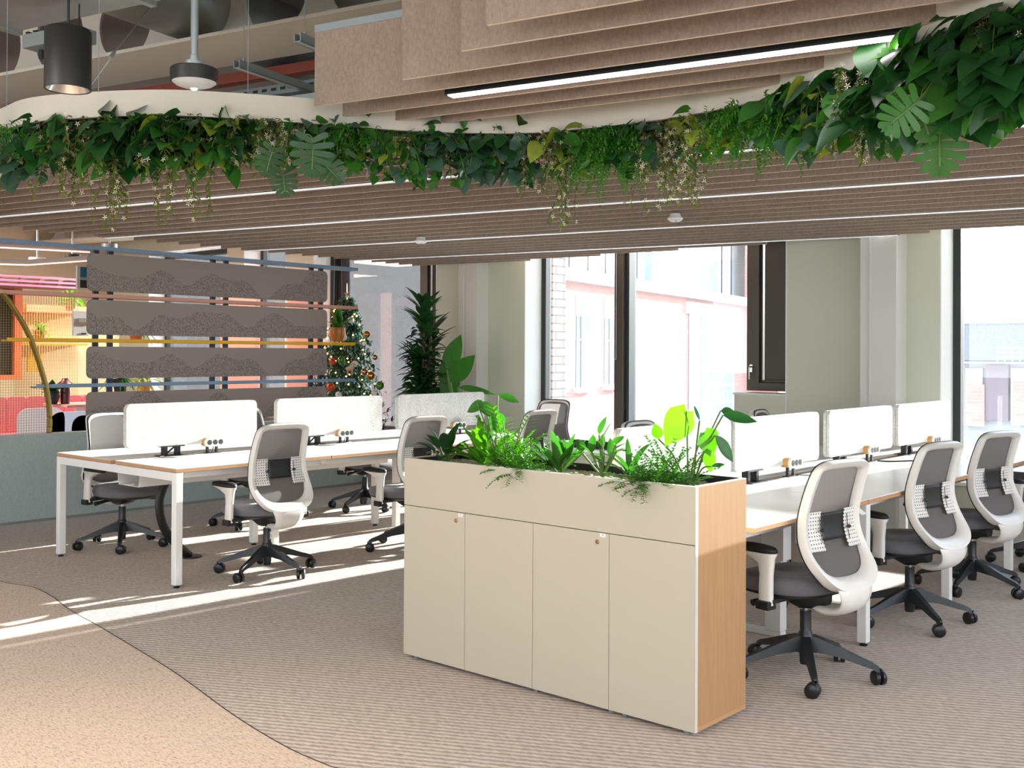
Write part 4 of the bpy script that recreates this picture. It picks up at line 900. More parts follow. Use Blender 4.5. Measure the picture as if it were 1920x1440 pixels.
for a in [
 ('B', 5, 11, 'at the left picture edge', dict(n=70, L=.13)), ('F', 30, 12, 'at the left picture edge', dict(length=.2, n=60)), ('T', 22, 13, 'at the left picture edge', dict(length=.36, n=7, flowers=0.2, w=.05)),
 ('T', 110, 14, 'second from the left edge', dict(length=.30, n=22)), ('T', 175, 15, 'the longest one left of the sensor', dict(length=.46, n=22)), ('P', 85, 16, 'left of the pendant lamp', dict(n=60)),
 ('P', 215, 17, 'below the sensor, left part', dict(n=80, L=.13)), ('P', 300, 18, 'below the black sensor', dict(n=80, L=.14)), ('V', 350, 19, 'rising over the band by the sensor', dict(n=45, L=.11)),
 ('T', 265, 20, 'short one below the sensor', dict(length=.24, n=14)), ('T', 345, 21, 'long one below the sensor', dict(length=.42, n=22)), ('P', 400, 22, 'right of the sensor', dict(n=60, L=.11)),
 ('T', 480, 23, 'bushy one before the monstera leaves', dict(length=.2, n=30, flowers=2.2)), ('V', 455, 24, 'before the monstera leaves', dict(n=50, L=.085)), ('I', 560, 25, 'by the left monstera leaves', dict()),
 ('I', 640, 26, 'right of the left monstera leaves', dict()), ('F', 665, 27, 'right of the left monstera leaves', dict(length=.17, n=60)), ('V', 690, 28, 'over the left smoke detector', dict(n=50, L=.08)),
 ('I', 745, 29, 'over the left smoke detector', dict(drop=.2)), ('I', 815, 30, 'right of the left smoke detector', dict(drop=.22)), ('B', 860, 31, 'left of the middle', dict(n=60, L=.10)), ('I', 910, 32, 'near the middle', dict()), ('B', 945, 33, 'near the middle', dict(n=60, L=.11)),
 ('T', 1010, 34, 'white-flowered one at the middle', dict(length=.28, n=18, flowers=2.2)), ('T', 1045, 35, 'longest white-flowered one at the middle', dict(length=.42, n=14, flowers=2.2, w=.06)), ('V', 1060, 36, 'at the middle', dict(n=60, L=.1)),
 ('F', 1125, 37, 'dense cushion right of the middle', dict(length=.30, n=150)), ('F', 1155, 38, 'second cushion right of the middle', dict(length=.24, n=90)), ('B', 1190, 39, 'right of the fern cushion', dict(n=50, L=.1)),
 ('T', 1250, 40, 'big white-flowered one over the right smoke detector', dict(length=.36, n=34, flowers=2.2, w=.13)), ('V', 1310, 41, 'right of the big flowered vine', dict(n=45, L=.09)), ('F', 1375, 42, 'under the bright light strip', dict(length=.26, n=110)), ('F', 1430, 43, 'under the right half of the light strip', dict(length=.26, n=90)),
 ('V', 1465, 44, 'below the light strip', dict(n=60, L=.11)), ('B', 1500, 45, 'below the light strip', dict(n=60, L=.12, drop=.2)), ('V', 1540, 46, 'before the second right flowered vine', dict(n=60, L=.11, drop=.22)), ('T', 1575, 47, 'small white-flowered one near the right', dict(length=.28, n=20, flowers=2., w=.1)),
 ('P', 1600, 48, 'at the right end of the light strip', dict(n=80, L=.13, drop=.22)), ('P', 1680, 49, 'big leaves right of the light strip', dict(n=80, L=.14, drop=.24)), ('P', 1750, 50, 'big leaves in the upper right', dict(n=80, L=.14, drop=.24)), ('V', 1720, 51, 'upper right', dict(n=40, L=.12, drop=.22)),
 ('P', 1820, 52, 'in the upper right corner', dict(n=90, L=.14, drop=.26)), ('T', 1880, 53, 'in the upper right corner', dict(length=.25, n=16, flowers=2.)), ('P', 1910, 54, 'at the right picture edge', dict(n=90, L=.13, drop=.26)), ('B', 1960, 55, 'just beyond the right edge', dict(n=60))]:
    put(a[0], a[1], a[2], a[3], **a[4])
monst(540, 61, 'group of dark split monstera leaves hanging left of the middle', [(533, 345, 2.17, .105, .12, .1, 1), (505, 305, 2.22, .12, .12, -.3, 1), (585, 295, 2.22, .15, .17, .0, 1), (622, 322, 2.2, .12, .12, .9, .9)])
monst(1745, 62, 'large split monstera leaf hanging in the upper right', [(1762, 282, 2.1, .16, .17, 0, 1), (1690, 215, 2.16, .13, .14, -.7, .6), (1735, 225, 2.16, .14, .12, .2, 1)], leaf_mid)
# pale pothos leaf, upper right
b = MB(); q = atz(1745, 165, 2.3); leaf(b, q, -_R-_U*.15, (0, 0, 1), .15, .055, 'lance', .1, .2); leaf(b, q, _R*.8+_U*.5, (0, 0, 1), .12, .05, 'lance', .3, .2); b.tube([q, q+_U*.06+_R*.01, q+_U*.12+_R*.08], .003, 5)
tag(b.build('pothos_sprig', leafm('leaf_pale_cream', 'a9b673', 'd3d8a4', .4), smooth=True, auto=180), 'pale cream pothos sprig with two leaves, upper right greenery', 'plant', 'greenery of the hanging planter')
# ------------------------------------------------------------------ plants in the planter cabinet
def pplant(name, px, label, fn, m, y=None, z=.935):
    yy = y if y else 3.70; q = aty(px[0], px[1], yy); q = Vector((q.x, yy, z)); b = MB(); st = MB(); rg = random.Random(int(px[0])); fn(b, st, q, rg)
    o = b.build(name, m, smooth=True, auto=180); tag(o, label, 'plant', 'plants in the planter cabinet')
    if st.v: st.build('stems', stem_m, o, smooth=True)
    return o
def rosette(n, L, W, shape, tilt=(.4, 1.3), droop=.5, stem=.05, wave=0.):
    def fn(b, st, q, rg):
        for k in range(n):
            a = 2.4*k+rg.uniform(-.3, .3); t = rg.uniform(*tilt); d = Vector((math.cos(a)*math.cos(t), math.sin(a)*math.cos(t)*.8, math.sin(t))); l = L*rg.uniform(.7, 1.1)
            s0 = q+d*stem*rg.uniform(.5, 1.3); st.tube([q-Vector((0, 0, .01)), s0], .003, 5)
            leaf(b, s0, d, (0, 0, 1), l, W*rg.uniform(.8, 1.1), shape, droop, .3, 0, wave)
    return fn
pplant('peace_lily', (835, 868), 'dark peace lily with pointed leaves at the left end of the planter', rosette(16, .14, .055, 'oval', (.2, 1.3), .5, .08), leaf_dark)
pplant('birdsnest_fern', (905, 872), 'bright wavy-leaved bird nest fern in the planter, left part', rosette(22, .23, .05, 'blade', (.35, 1.45), .35, .01, .5), leaf_fresh)
def palm(b, st, q, rg):
    for k in range(9):
        a = 2.4*k; t = rg.uniform(.9, 1.45); d = Vector((math.cos(a)*math.cos(t)+.1, math.sin(a)*math.cos(t), math.sin(t))); L = rg.uniform(.22, .36); P = [q+d*L*s_-Vector((0, 0, .10*s_*s_))*L*2 for s_ in [j/10 for j in range(11)]]
        st.tube(P, .0022, 5)
        for i in range(4, 11):
            dd = (P[i]-P[i-1]).normalized(); s_ = dd.cross(Vector((0, 0, 1))).normalized()
            for sg in (-1, 1): leaf(b, P[i], s_*sg+dd*.9, (0, 0, 1), .085*(1.2-.05*i), .014, 'lance', .35, .15)
pplant('parlour_palm', (952, 872), 'bright green parlour palm rising highest in the planter', palm, leaf_fresh, 3.74)
def bigleaves(spec):
    def fn(b, st, q, rg):
        for (x, y, yy, L, W, dx, dy, sh) in spec:
            c = aty(x, y, yy); dr = (_R*dx-_U*dy).normalized(); dr = (dr+_F*.25).normalized(); base = c-dr*L*.45; up = (-_F+Vector((0, 0, .7))).normalized()
            st.tube(spline([q, (q+base)*.5+Vector((0, 0, .03)), base], 6), .0035, 6); leaf(b, base, dr, up, L, W, sh, .08, .18)
    return fn
pplant('philodendron', (930, 868), 'dark glossy philodendron leaves left of the palm', bigleaves([(893, 762, 3.7, .10, .06, -1, .5, 'oval'), (915, 768, 3.72, .13, .07, 1, .55, 'oval'), (932, 790, 3.7, .11, .08, .1, 1, 'oval'), (952, 745, 3.74, .11, .045, 1, .3, 'lance')]), leaf_mid, 3.72)
def finefern(n, L, over=0.):
    def fn(b, st, q, rg):
        for k in range(n):
            a = rg.uniform(0, 2*pi); t = rg.uniform(.1, 1.35); d = Vector((math.cos(a)*math.cos(t), math.sin(a)*math.cos(t)*.8-over*rg.random(), math.sin(t))).normalized(); l = L*rg.uniform(.5, 1.); p = q+Vector((rg.uniform(-.06, .06), rg.uniform(-.08, .06), 0)); P = [p]; v = d
            m_ = int(l/.012)
            for i in range(m_):
                v = (v+Vector((0, 0, -.045 if over == 0 else -.085))+rdir(rg)*.06).normalized(); P.append(P[-1]+v*.012)
            st.tube(P[::2] if len(P) > 3 else P, .001, 3, caps=False)
            for i in range(2, len(P)):
                s_ = v.cross(Vector((0, 0, 1))+rdir(rg)*.3).normalized()
                for sg in (-1, 1): leaf(b, P[i], s_*sg+v*.5+Vector((0, 0, .2)), (0, 0, 1), .020*rg.uniform(.6, 1.2), .010, 'oval', .1, .1)
    return fn
pplant('maidenhair_fern', (985, 885), 'fine-leaved fern spilling over the planter edge left of centre', finefern(70, .17, .5), fern_m, 3.62)
pplant('maidenhair_fern', (960, 860), 'light feathery fern in front of the palm', finefern(90, .19), leaf_fresh, 3.72)
pplant('dracaena_plant', (1050, 884), 'upright broad-leaved plant with dark centre, middle of the planter', rosette(17, .18, .06, 'oval', (.45, 1.5), .15, .02), leaf_mid, 3.68)
def stems(b, st, q, rg):
    for k in range(13):
        a = 2.4*k; t = rg.uniform(.75, 1.45); d = Vector((math.cos(a)*math.cos(t), math.sin(a)*math.cos(t)*.7, math.sin(t))); L = rg.uniform(.08, .19); e = q+d*L; st.tube([q+rdir(rg)*.02*Vector((1, 1, 0)).length*0, q+d*L*.5, e], .0045, 6)
        leaf(b, e, d+rdir(rg)*.5, (0, 0, 1), rg.uniform(.07, .12), rg.uniform(.03, .05), 'oval', .3, .3)
pplant('zz_plant', (1130, 893), 'stemmy plant with small fleshy leaves right of centre in the planter', stems, leaf_mid, 3.70)
pplant('strap_plant', (1180, 890), 'long arching strap leaves in the planter, right part', rosette(9, .24, .03, 'blade', (.5, 1.2), .6, .01), leaf_mid, 3.78)
pplant('maidenhair_fern', (1218, 905), 'fern hanging over the planter front near its right end', finefern(80, .17, .55), fern_m, 3.60)
pplant('asparagus_fern', (1250, 890), 'feathery fern in the right part of the planter', finefern(80, .22), leaf_mid, 3.70)
pplant('philodendron', (1290, 888), 'tall philodendron with big bright heart leaves at the right end of the planter', bigleaves([(1268, 800, 3.66, .17, .13, -.55, .9, 'heart'), (1329, 830, 3.68, .105, .105, .5, 1, 'heart'), (1330, 862, 3.68, .10, .055, .2, 1, 'oval'), (1232, 810, 3.75, .07, .05, -.2, -1, 'oval')]), leaf_fresh, 3.68)
pplant('philodendron', (1300, 885), 'dark shiny philodendron leaves reaching past the right end of the planter', bigleaves([(1357, 838, 3.72, .14, .055, .7, .9, 'lance'), (1385, 782, 3.72, .15, .055, 1, .12, 'oval'), (1368, 775, 3.8, .09, .05, 1, .3, 'oval'), (1307, 775, 3.74, .07, .015, -.3, -1, 'lance'), (1345, 872, 3.66, .06, .02, 1, -.2, 'lance')]), leaf_dark, 3.72)
# ------------------------------------------------------------------ big floor plants by the windows
def floorpot(r, x, y, rad, h, m):
    b = MB(); b.lathe([(.001, 0), (rad*.8, 0), (rad, h), (rad*.93, h), (rad*.9, h-.04), (.001, h-.04)], (x, y, 0), 32); b.build('pot', m, r, smooth=True)
x, y = -8.45, 8.2; r = thing('corn_plant', (x, y, 0), 'tall dark green corn plant by the far window, left of the white pier', 'plant')
floorpot(r, x, y, .2, .4, concrete); rg = random.Random(3); b = MB(); st = MB()
for (ox, oy, ht) in ((0, 0, 2.0), (.06, .05, 1.75), (-.08, .03, 1.45), (.03, -.06, 1.2)):
    st.cyl((x+ox, y+oy, .35), (x+ox, y+oy, ht-.1), .018, n=8)
    z = .75
    while z < ht:
        a = rg.uniform(0, 2*pi); up = .35+.9*max(0, (z-ht+.35)/.35); d = Vector((math.cos(a), math.sin(a), up)); leaf(b, (x+ox+.02*math.cos(a), y+oy+.02*math.sin(a), z), d, (0, 0, 1), rg.uniform(.22, .34), .085, 'lance', .55 if up < .6 else .2, .25); z += .011
b.build('foliage', leaf_dark, r, smooth=True, auto=180); st.build('trunk', twig_m, r, smooth=True)
x, y = -8.0, 8.3; r = thing('banana_plant', (x, y, 0), 'broad-leaved banana plant in front of the white pier', 'plant'); floorpot(r, x, y, .18, .35, concrete)
b = MB(); st = MB()
for (px_, py_, L, W, dx, dy) in ((850, 660, .42, .2, .35, -1), (866, 690, .40, .24, .7, -.9), (838, 700, .35, .2, -.2, -1), (825, 735, .4, .17, -.8, -.2), (895, 730, .42, .09, 1, .12), (845, 720, .4, .22, .3, -1)):
    c = aty(px_, py_, y); dr = (_R*dx-_U*dy+_F*.15).normalized(); base = c-dr*L*.5; st.tube(spline([(x, y, .3), ((x+base.x)/2, y, base.z*.6), tuple(base)], 6), .012, 6); leaf(b, base, dr, (-_F+Vector((0, 0, .8))).normalized(), L, W, 'oval', .1, .15)
b.build('foliage', leaf_mid, r, smooth=True, auto=180); st.build('stems', stem_m, r, smooth=True)
# christmas tree
x, y = -9.87, 8.3; r = thing('christmas_tree', (x, y, 0), 'decorated christmas tree with baubles and warm lights, right of the felt panel divider', 'christmas tree')
rg = random.Random(9); b = MB(); st = MB(); st.cyl((x, y, 0), (x, y, 2.1), .03, .008, n=8); st.build('trunk', twig_m, r)
z = .25
while z < 2.12:
    R0 = .62*(1-(z-.2)/2.02)**.85+.03
    for k in range(int(6+R0*22)):
        a = rg.uniform(0, 2*pi); L = R0*rg.uniform(.75, 1.08); p0 = Vector((x, y, z)); dr = Vector((math.cos(a), math.sin(a), .12)); 
        for s_ in [j/7 for j in range(2, 8)]:
            q = p0+dr*L*s_+Vector((0, 0, -.06*s_*s_)); 
            for j in range(4): leaf(b, q, dr*.6+rdir(rg)*.9, (0, 0, 1), .065, .022, 'blade', .0, .0, 0 if rg.random() < .75 else 1)
    z += .05
b.build('foliage', [leafm('fir_dark', '1f4230', '35604a', .1, .6), leafm('fir_frosted', '6f8f78', '9db3a0', .1, .6)], r)
gold = mat('gold_bauble', 'c08a3a', .2, .9); cream = mat('cream_bauble', 'e6dfe0', .35); red = mat('orange_bauble', 'c9502a', .25, .3); grn = mat('green_bauble', '4b7a2c', .25, .3); pk = mat('rose_gold_bauble', 'b98a76', .2, .9)
for (px_, py_, rad, m_) in ((658, 600, 13, cream), (645, 633, 12, cream), (683, 644, 10, cream), (665, 682, 12, cream), (635, 740, 13, cream), (702, 737, 12, cream), (640, 624, 14, pk), (688, 627, 14, gold), (695, 704, 17, gold), (624, 678, 15, red), (620, 726, 17, red), (712, 723, 17, grn), (640, 675, 15, grn), (683, 697, 14, pk), (622, 644, 9, cream), (703, 670, 11, pk)):
    yy = y-.42*(.35+.65*min(1, (py_-560)/180)); q = aty(px_, py_, yy); b = MB(); b.sphere(q, rad/FPX*q.length*.47, 18, 12); b.build('bauble', m_, r, smooth=True)
b = MB(); lm = mat('fairy_light', 'ffd27a', .5, emit='ffc860', es=9)
for k in range(95):
    z = rg.uniform(.5, 2.0); R0 = .62*(1-(z-.2)/2.02)**.85+.05; a = rg.uniform(-pi, 0)+.2; b.sphere((x+R0*math.cos(a), y+R0*math.sin(a), z), .009, 6, 4)
b.build('fairy_lights', lm, r)
b = MB(); T = aty(650, 560, y); b.cyl((T.x, y, 2.05), (T.x, y, 2.30), .014, .003, n=8)
for k in range(5):
    a = k*2*pi/5+pi/2; c = Vector((T.x, y, 2.17)); e = Vector((math.cos(a), 0, math.sin(a))); e1 = Vector((math.cos(a+.6), 0, math.sin(a+.6))); e2 = Vector((math.cos(a-.6), 0, math.sin(a-.6)))
    b.add([c+Vector((0, -.012, 0)), c+e1*.02, c+e*.06, c+e2*.02], [(0, 1, 2), (0, 2, 3)]); b.add([c+Vector((0, .012, 0)), c+e1*.02, c+e*.06, c+e2*.02], [(0, 2, 1), (0, 3, 2)])
b.build('star_topper', mat('champagne_gold', 'd0b488', .3, .6), r)
q = aty(658, 692, 7.9); b = MB()                       # small woven reindeer on the tree
b.tube([q+Vector((-.07, 0, 0)), q+Vector((.02, 0, .01)), q+Vector((.045, 0, .05)), q+Vector((.07, 0, .055))], [.022, .024, .014, .008], 8)
for s_ in (-.06, -.045, .01, .025): b.cyl(q+Vector((s_, 0, -.005)), q+Vector((s_*1.1, 0, -.07)), .006, n=5)
for s_ in (-1, 1): b.tube([q+Vector((.045, s_*.008, .06)), q+Vector((.03, s_*.025, .10)), q+Vector((.045, s_*.03, .13))], .004, 5)
b.build('reindeer_ornament', mat('woven_straw', 'b79b7c', .8), r, smooth=True)
# ------------------------------------------------------------------ divider with felt panels and coloured rails
XD = -9.13
blue = mat('rail_blue_grey', '7590a8', .45); pinkm = mat('rail_dusty_pink', 'c4907f', .45); yel = mat('rail_yellow', 'dca700', .45); navy = mat('post_navy', '173247', .45)
for (y0, z0), m_, w_, (yy, px) in (((3.2, 2.395), blue, 'top blue-grey', (7.79, 0)), ((3.2, 1.965), pinkm, 'dusty pink', (7.79, 0)), ((3.953, 1.562), yel, 'bright yellow', (7.78, 0)), ((4.205, 1.160), blue, 'lower blue-grey', (7.78, 0))):
    b = MB(); wd = .14 if z0 > 1.7 else .05; b.box((XD+.01, y0, z0-.014), (XD+.01+wd*.3, yy, z0+.018)); b.box((XD-.10, y0, z0-.016), (XD+.01, yy, z0+.0))
    tag(b.build('divider_rail', m_, bevel=.002), w_+' rail of the divider on the left, '+('under the ceiling' if z0 > 2.3 else 'between the felt panels'), 'rail', 'coloured divider rails')
for k, y in enumerate((4.76, 4.90, 5.98, 6.13, 7.20, 7.33)):
    b = MB(); b.box((XD-.05, y-.022, .752), (XD-.015, y+.022, 2.38)); tag(b.build('divider_post', navy), 'navy upright post behind the felt panels, '+('left pair', 'middle pair', 'right pair')[k//2], 'post', 'navy divider posts, '+('left pair', 'middle pair', 'right pair')[k//2])
for (z0, z1), w_ in zip(((2.01, 2.345), (1.615, 1.93), (1.222, 1.51), (.80, 1.10)), ('topmost', 'second from top', 'third from top', 'lowest, above the left desks')):
    b = MB(); y0, y1 = 4.645, 7.352; pts = [Vector((XD+.028, (y0+y1)/2+p, (z0+z1)/2+q)) for p, q in rrect(y1-y0, z1-z0, .05)]
    b.prism(pts, (.03, 0, 0)); tag(b.build('felt_panel', hills_felt, bevel=.003), 'long taupe felt divider panel with stippled hills, '+w_, 'felt panel', 'felt divider panels')
# brass arch with wire mesh standing on the low wall
brass = mat('brass_arch', '8f7a3c', .4, .6); arc = [(92, 812), (93, 780), (88, 735), (75, 685), (55, 630), (30, 585), (0, 545), (-60, 490), (-130, 455)]
P = spline([tuple(atx(x_, y_, -9.12)) for x_, y_ in arc], 6); r = thing('brass_arch_screen', (-9.12, P[0].y, .752), 'brass arch with fine wire mesh on the low wall at far left', 'screen')
b = MB()
for dx in (-.02, .02): b.tube([Vector((p.x+dx, p.y, p.z)) for p in P], .016, 8)
b.build('arch_frame', brass, r, smooth=True)
b = MB(); yt = [(p.y, p.z) for p in P]
def ytop(z): return interp([(p[1], p[0]) for p in yt], z)
y = P[-1].y
zs = [.76+.022*k for k in range(60)]
for z in zs:
    if z > P[-1].z: break
    ye = P[0].y
    for (ya, za), (yb_, zb_) in zip(yt, yt[1:]):
        if min(za, zb_) <= z <= max(za, zb_) and za != zb_: ye = ya+(yb_-ya)*(z-za)/(zb_-za)
    b.box((-9.121, 3.2, z), (-9.119, ye, z+.0025))
yy = 3.2
while yy < P[0].y:
    zt = .76
    for (ya, za), (yb_, zb_) in zip(yt, yt[1:]):
        if min(ya, yb_) <= yy <= max(ya, yb_) and ya != yb_: zt = max(zt, za+(zb_-za)*(yy-ya)/(yb_-ya))
    b.box((-9.121, yy, .752), (-9.119, yy+.0025, zt)); yy += .022
b.build('wire_mesh', brass, r)
# ------------------------------------------------------------------ lounge beyond the low wall
b = MB(); b.box((-17, -5, -.1), (-9.13, 9.3, 0)); struct(b.build('floor', mat('lounge_floor', '9a7f86', .5)))
b = MB(); b.box((-17.1, -5, 0), (-16.9, 9.4, 3.75)); struct(b.build('wall_left', mat('lounge_wall', 'c9b59c', .8)))
b = MB(); b.box((-14.62, 2.0, 0), (-14.5, 7.9, 2.1)); struct(b.build('wall_left', mat('lounge_partition_cream', 'd2c59e', .8)))
XL = -14.45
def lbox(name, x0, x1, px0, px1, m_, label, cat, group=None, bev=.0):
    a = atx(*px0, x1); c = atx(*px1, x1); b = MB(); b.box((x0, min(a.y, c.y), min(a.z, c.z)), (x1, max(a.y, c.y), max(a.z, c.z))); o = b.build(name, m_, bevel=bev); 
    if label: tag(o, label, cat, group)
    return o
orange = mat('orange_frame', 'd06a3c', .5); ysh = mat('shelf_yellow', 'd9a02e', .5)
# dark display in orange frame
r = thing('orange_framed_screen', (-13.9, 5.2, 1.), 'dark panel in a bright orange frame behind the arch mesh', 'framed panel')
a = atx(-120, 535, -13.8); c = atx(24, 703, -13.8); b = MB(); b.box((-13.9, a.y, c.z), (-13.82, c.y, a.z)); b.build('panel', mat('dark_panel', '23211f', .6), r)
b = MB(); t = .06
b.box((-13.95, a.y-t, a.z), (-13.75, c.y+t*1.6, a.z+t)); b.box((-13.95, a.y-t, c.z-t), (-13.75, c.y+t*1.6, c.z)); b.box((-13.95, c.y, c.z), (-13.75, c.y+t*1.6, a.z)); b.build('frame', orange, r)
lbox('wall_shelf', -14.5, -14.15, (35, 584), (165, 590), orange, 'orange shelf behind the mesh, upper one with a hanging fern', 'shelf')
lbox('wall_shelf', -14.5, -14.15, (35, 643), (165, 648), ysh, 'yellow shelf behind the mesh, below the orange one', 'shelf')
# mesh curtain
b = MB(); a = atx(30, 552, -14.05); c = atx(148, 745, -14.05); yy = a.y
while yy < c.y: b.box((-14.06, yy, c.z), (-14.055, yy+.008, a.z)); yy += .035
zz = c.z
while zz < a.z: b.box((-14.062, a.y, zz), (-14.057, c.y, zz+.005)); zz += .05
tag(b.build('mesh_curtain', mat('curtain_gold', 'b5a46a', .6), ), 'fine golden mesh curtain in front of the lounge shelves', 'curtain')
def potfern(px, py, X, label, s=.28, pot=pinkm, m_=leaf_fresh):
    q = atx(px, py, X); r = thing('potted_fern', q, label, 'plant'); b = MB(); b.lathe([(.001, 0), (.06, 0), (.085, .15), (.075, .15), (.001, .13)], q, 18); b.build('pot', pot, r, smooth=True)
    b = MB(); rg = random.Random(int(px))
    for k in range(60):
        a = rg.uniform(0, 2*pi); t = rg.uniform(.1, 1.3); d = Vector((math.cos(a)*math.cos(t), math.sin(a)*math.cos(t), math.sin(t))); leaf(b, q+Vector((0, 0, .14)), d, (0, 0, 1), s*rg.uniform(.7, 1.1), .022, 'blade', .9, .1)
    b.build('foliage', m_, r, smooth=True, auto=180)
potfern(133, 583, -14.2, 'bright fern in a pink pot on the orange lounge shelf'); potfern(75, 640, -14.2, 'pale fern in an orange pot on the yellow lounge shelf', .26, orange)
lbox('picture_frame', -14.3, -14.26, (52, 662), (80, 697), yel, 'small tilted yellow picture frame under the yellow shelf', 'picture')
lbox('orange_ornament', -14.3, -14.2, (40, 570), (50, 584), ysh, 'small yellow ornament on the orange shelf at far left', 'ornament')
# posters beside the divider
for (p0, p1, w_, sky, low) in (((110, 552), (164, 582), 'blue landscape', '2f6f94', '3a4030'),):
    pass
a = atx(145, 498, -9.9); c = atx(166, 542, -9.9); r = thing('landscape_poster', (-9.9, (a.y+c.y)/2, c.z), 'small poster with blue sky and dark ground, beside the top felt panel', 'poster')
b = MB(); b.box((-9.93, a.y, c.z), (-9.9, c.y, a.z)); b.build('backing', mat('poster_white', 'd8d4cf', .6), r)
b = MB(); h = a.z-c.z; y0 = a.y+.03; b.box((-9.9, y0, c.z+h*.5), (-9.897, c.y, a.z-.01), 0); b.box((-9.9, y0, c.z+h*.38), (-9.897, c.y, c.z+h*.5), 1); b.box((-9.9, y0, c.z+.01), (-9.897, c.y, c.z+h*.38), 2)
b.build('picture', [mat('poster_sky', '2e7398', .5), mat('poster_haze', '9fb2b8', .5), mat('poster_ground', '353527', .6)], r)
a = atx(138, 583, -9.9); c = atx(166, 630, -9.9); r = thing('white_poster', (-9.9, (a.y+c.y)/2, c.z), 'white poster with small photograph, beside the second felt panel', 'poster')
b = MB(); b.box((-9.93, a.y, c.z), (-9.9, c.y, a.z)); b.build('sheet', mat('poster_white', 'd8d4cf', .6), r)
b = MB(); h = a.z-c.z; w = c.y-a.y; b.box((-9.9, a.y+w*.33, c.z+h*.44), (-9.897, c.y, c.z+h*.72), 0); b.box((-9.897, a.y+w*.33, c.z+h*.44), (-9.895, c.y, c.z+h*.56), 1); b.box((-9.9, a.y+w*.5, c.z+h*.06), (-9.897, a.y+w*.85, c.z+h*.12), 2); b.build('photograph', [mat('photo_light', '9b978f', .6), mat('photo_brown', '8a6a4a', .6), black_m], r)
# pigeon-hole unit with pink light lines
a = atx(-200, 505, -13.2); c = atx(143, 540, -13.2); r = thing('pigeonhole_unit', (-13.4, (a.y+c.y)/2, c.z), 'brown pigeonhole unit with pink edges above the arch', 'shelving')
b = MB(); b.box((-13.6, a.y, c.z-.02), (-13.55, c.y, a.z+.05)); n = 9
for k in range(n+1): y = a.y+(c.y-a.y)*k/n; b.box((-13.55, y-.008, c.z), (-13.2, y+.008, a.z))
b.box((-13.55, a.y, c.z-.02), (-13.2, c.y, c.z)); b.build('carcass', mat('pigeonhole_brown', '8a7566', .7), r)
b = MB()
for f_ in (0, .5, 1.0): z = c.z+(a.z-c.z)*f_; b.box((-13.2, a.y, z-.012), (-13.17, c.y, z+.012))
b.build('pink_edge', mat('pink_edge', 'e27a95', .5, emit='ff6f92', es=.5), r)
for (x0, y0, x1, y1, w_) in ((-40, 462, 168, 473, 'upper'), (-40, 494, 52, 497, 'lower left'), (52, 497, 165, 489, 'lower right')):
    p = atx(x0, y0, -11.5); q = atx(x1, y1, -11.5); b = MB(); b.tube([p, q], .007, 6); b2 = MB()
    rr = thing('neon_light_line', (p+q)/2, 'thin pale pink light line in the lounge ceiling, '+w_, 'light'); b.build('tube', mat('neon_pink', 'ffd9d2', .5, emit='ffb6aa', es=3), rr)
    b2.prism([p+Vector((0, 0, .01)), q+Vector((0, 0, .01)), q+Vector((0, 0, .06)), p+Vector((0, 0, .06))], (-.05, 0, 0)); b2.build('channel', beam_m, rr)
for (x_, y_, w_, m_) in ((136, 482, 'dark', black_m), (70, 488, 'white', plastic_white), (205, 462, 'grey', duct_m)):
    q = atx(x_, y_, -12.); rr = thing('ceiling_sensor', q, w_+' round ceiling sensor over the lounge, small at far left', 'sensor'); b = MB(); b.lathe([(.001, -.03), (.09, -.03), (.09, .03), (.001, .03)], (0, 0, 0), 24); b.build('housing', m_, rr, smooth=True, local=True); b = MB(); b.cyl((0, 0, .03), (0, 0, 3.75-q.z), .012, n=8); b.build('conduit', conduit, rr, local=True)
# pink channel-tufted bench
pinkv = fabric('pink_upholstery', 'd0707c', 200, .12); r = thing('banquette_bench', (-13.2, 5.3, 0), 'pink channel-tufted banquette bench in the lounge', 'bench')
q0 = atx(0, 745, -13.2); zt = q0.z; b = MB(); y = 2.6
while y < 7.6:
    pts = rrect(.235, .56, .05, 4); b.prism([Vector((-13.3, y+.12+p, zt-.28+q)) for p, q in pts], (.12, 0, 0)); y += .24
b.build('backrest', pinkv, r, bevel=.02)
b = MB(); b.box((-13.2, 2.6, .3), (-12.6, 7.6, .46)); b.build('seat', pinkv, r, bevel=.03)
b = MB(); b.box((-13.3, 2.6, 0), (-12.7, 7.6, .3)); b.build('plinth', mat('bench_plinth', '6b3038', .7), r)
def lounge_table(y0, y1, label):
    r = thing('lounge_table', (-12.1, (y0+y1)/2, 0), label, 'table'); b = MB(); b.box((-12.4, y0, .82), (-11.8, y1, .85)); b.build('tabletop', mat('table_pale_pink', 'd9a79a', .5), r, bevel=.004); b = MB(); b.box((-12.13, (y0+y1)/2-.05, 0), (-12.07, (y0+y1)/2+.05, .82)); b.box((-12.35, (y0+y1)/2-.3, 0), (-11.85, (y0+y1)/2+.3, .02)); b.build('leg', white_metal, r)
a = atx(103, 758, -12.1); lounge_table(a.y, 6.4, 'pale pink lounge table beside the pink bench')
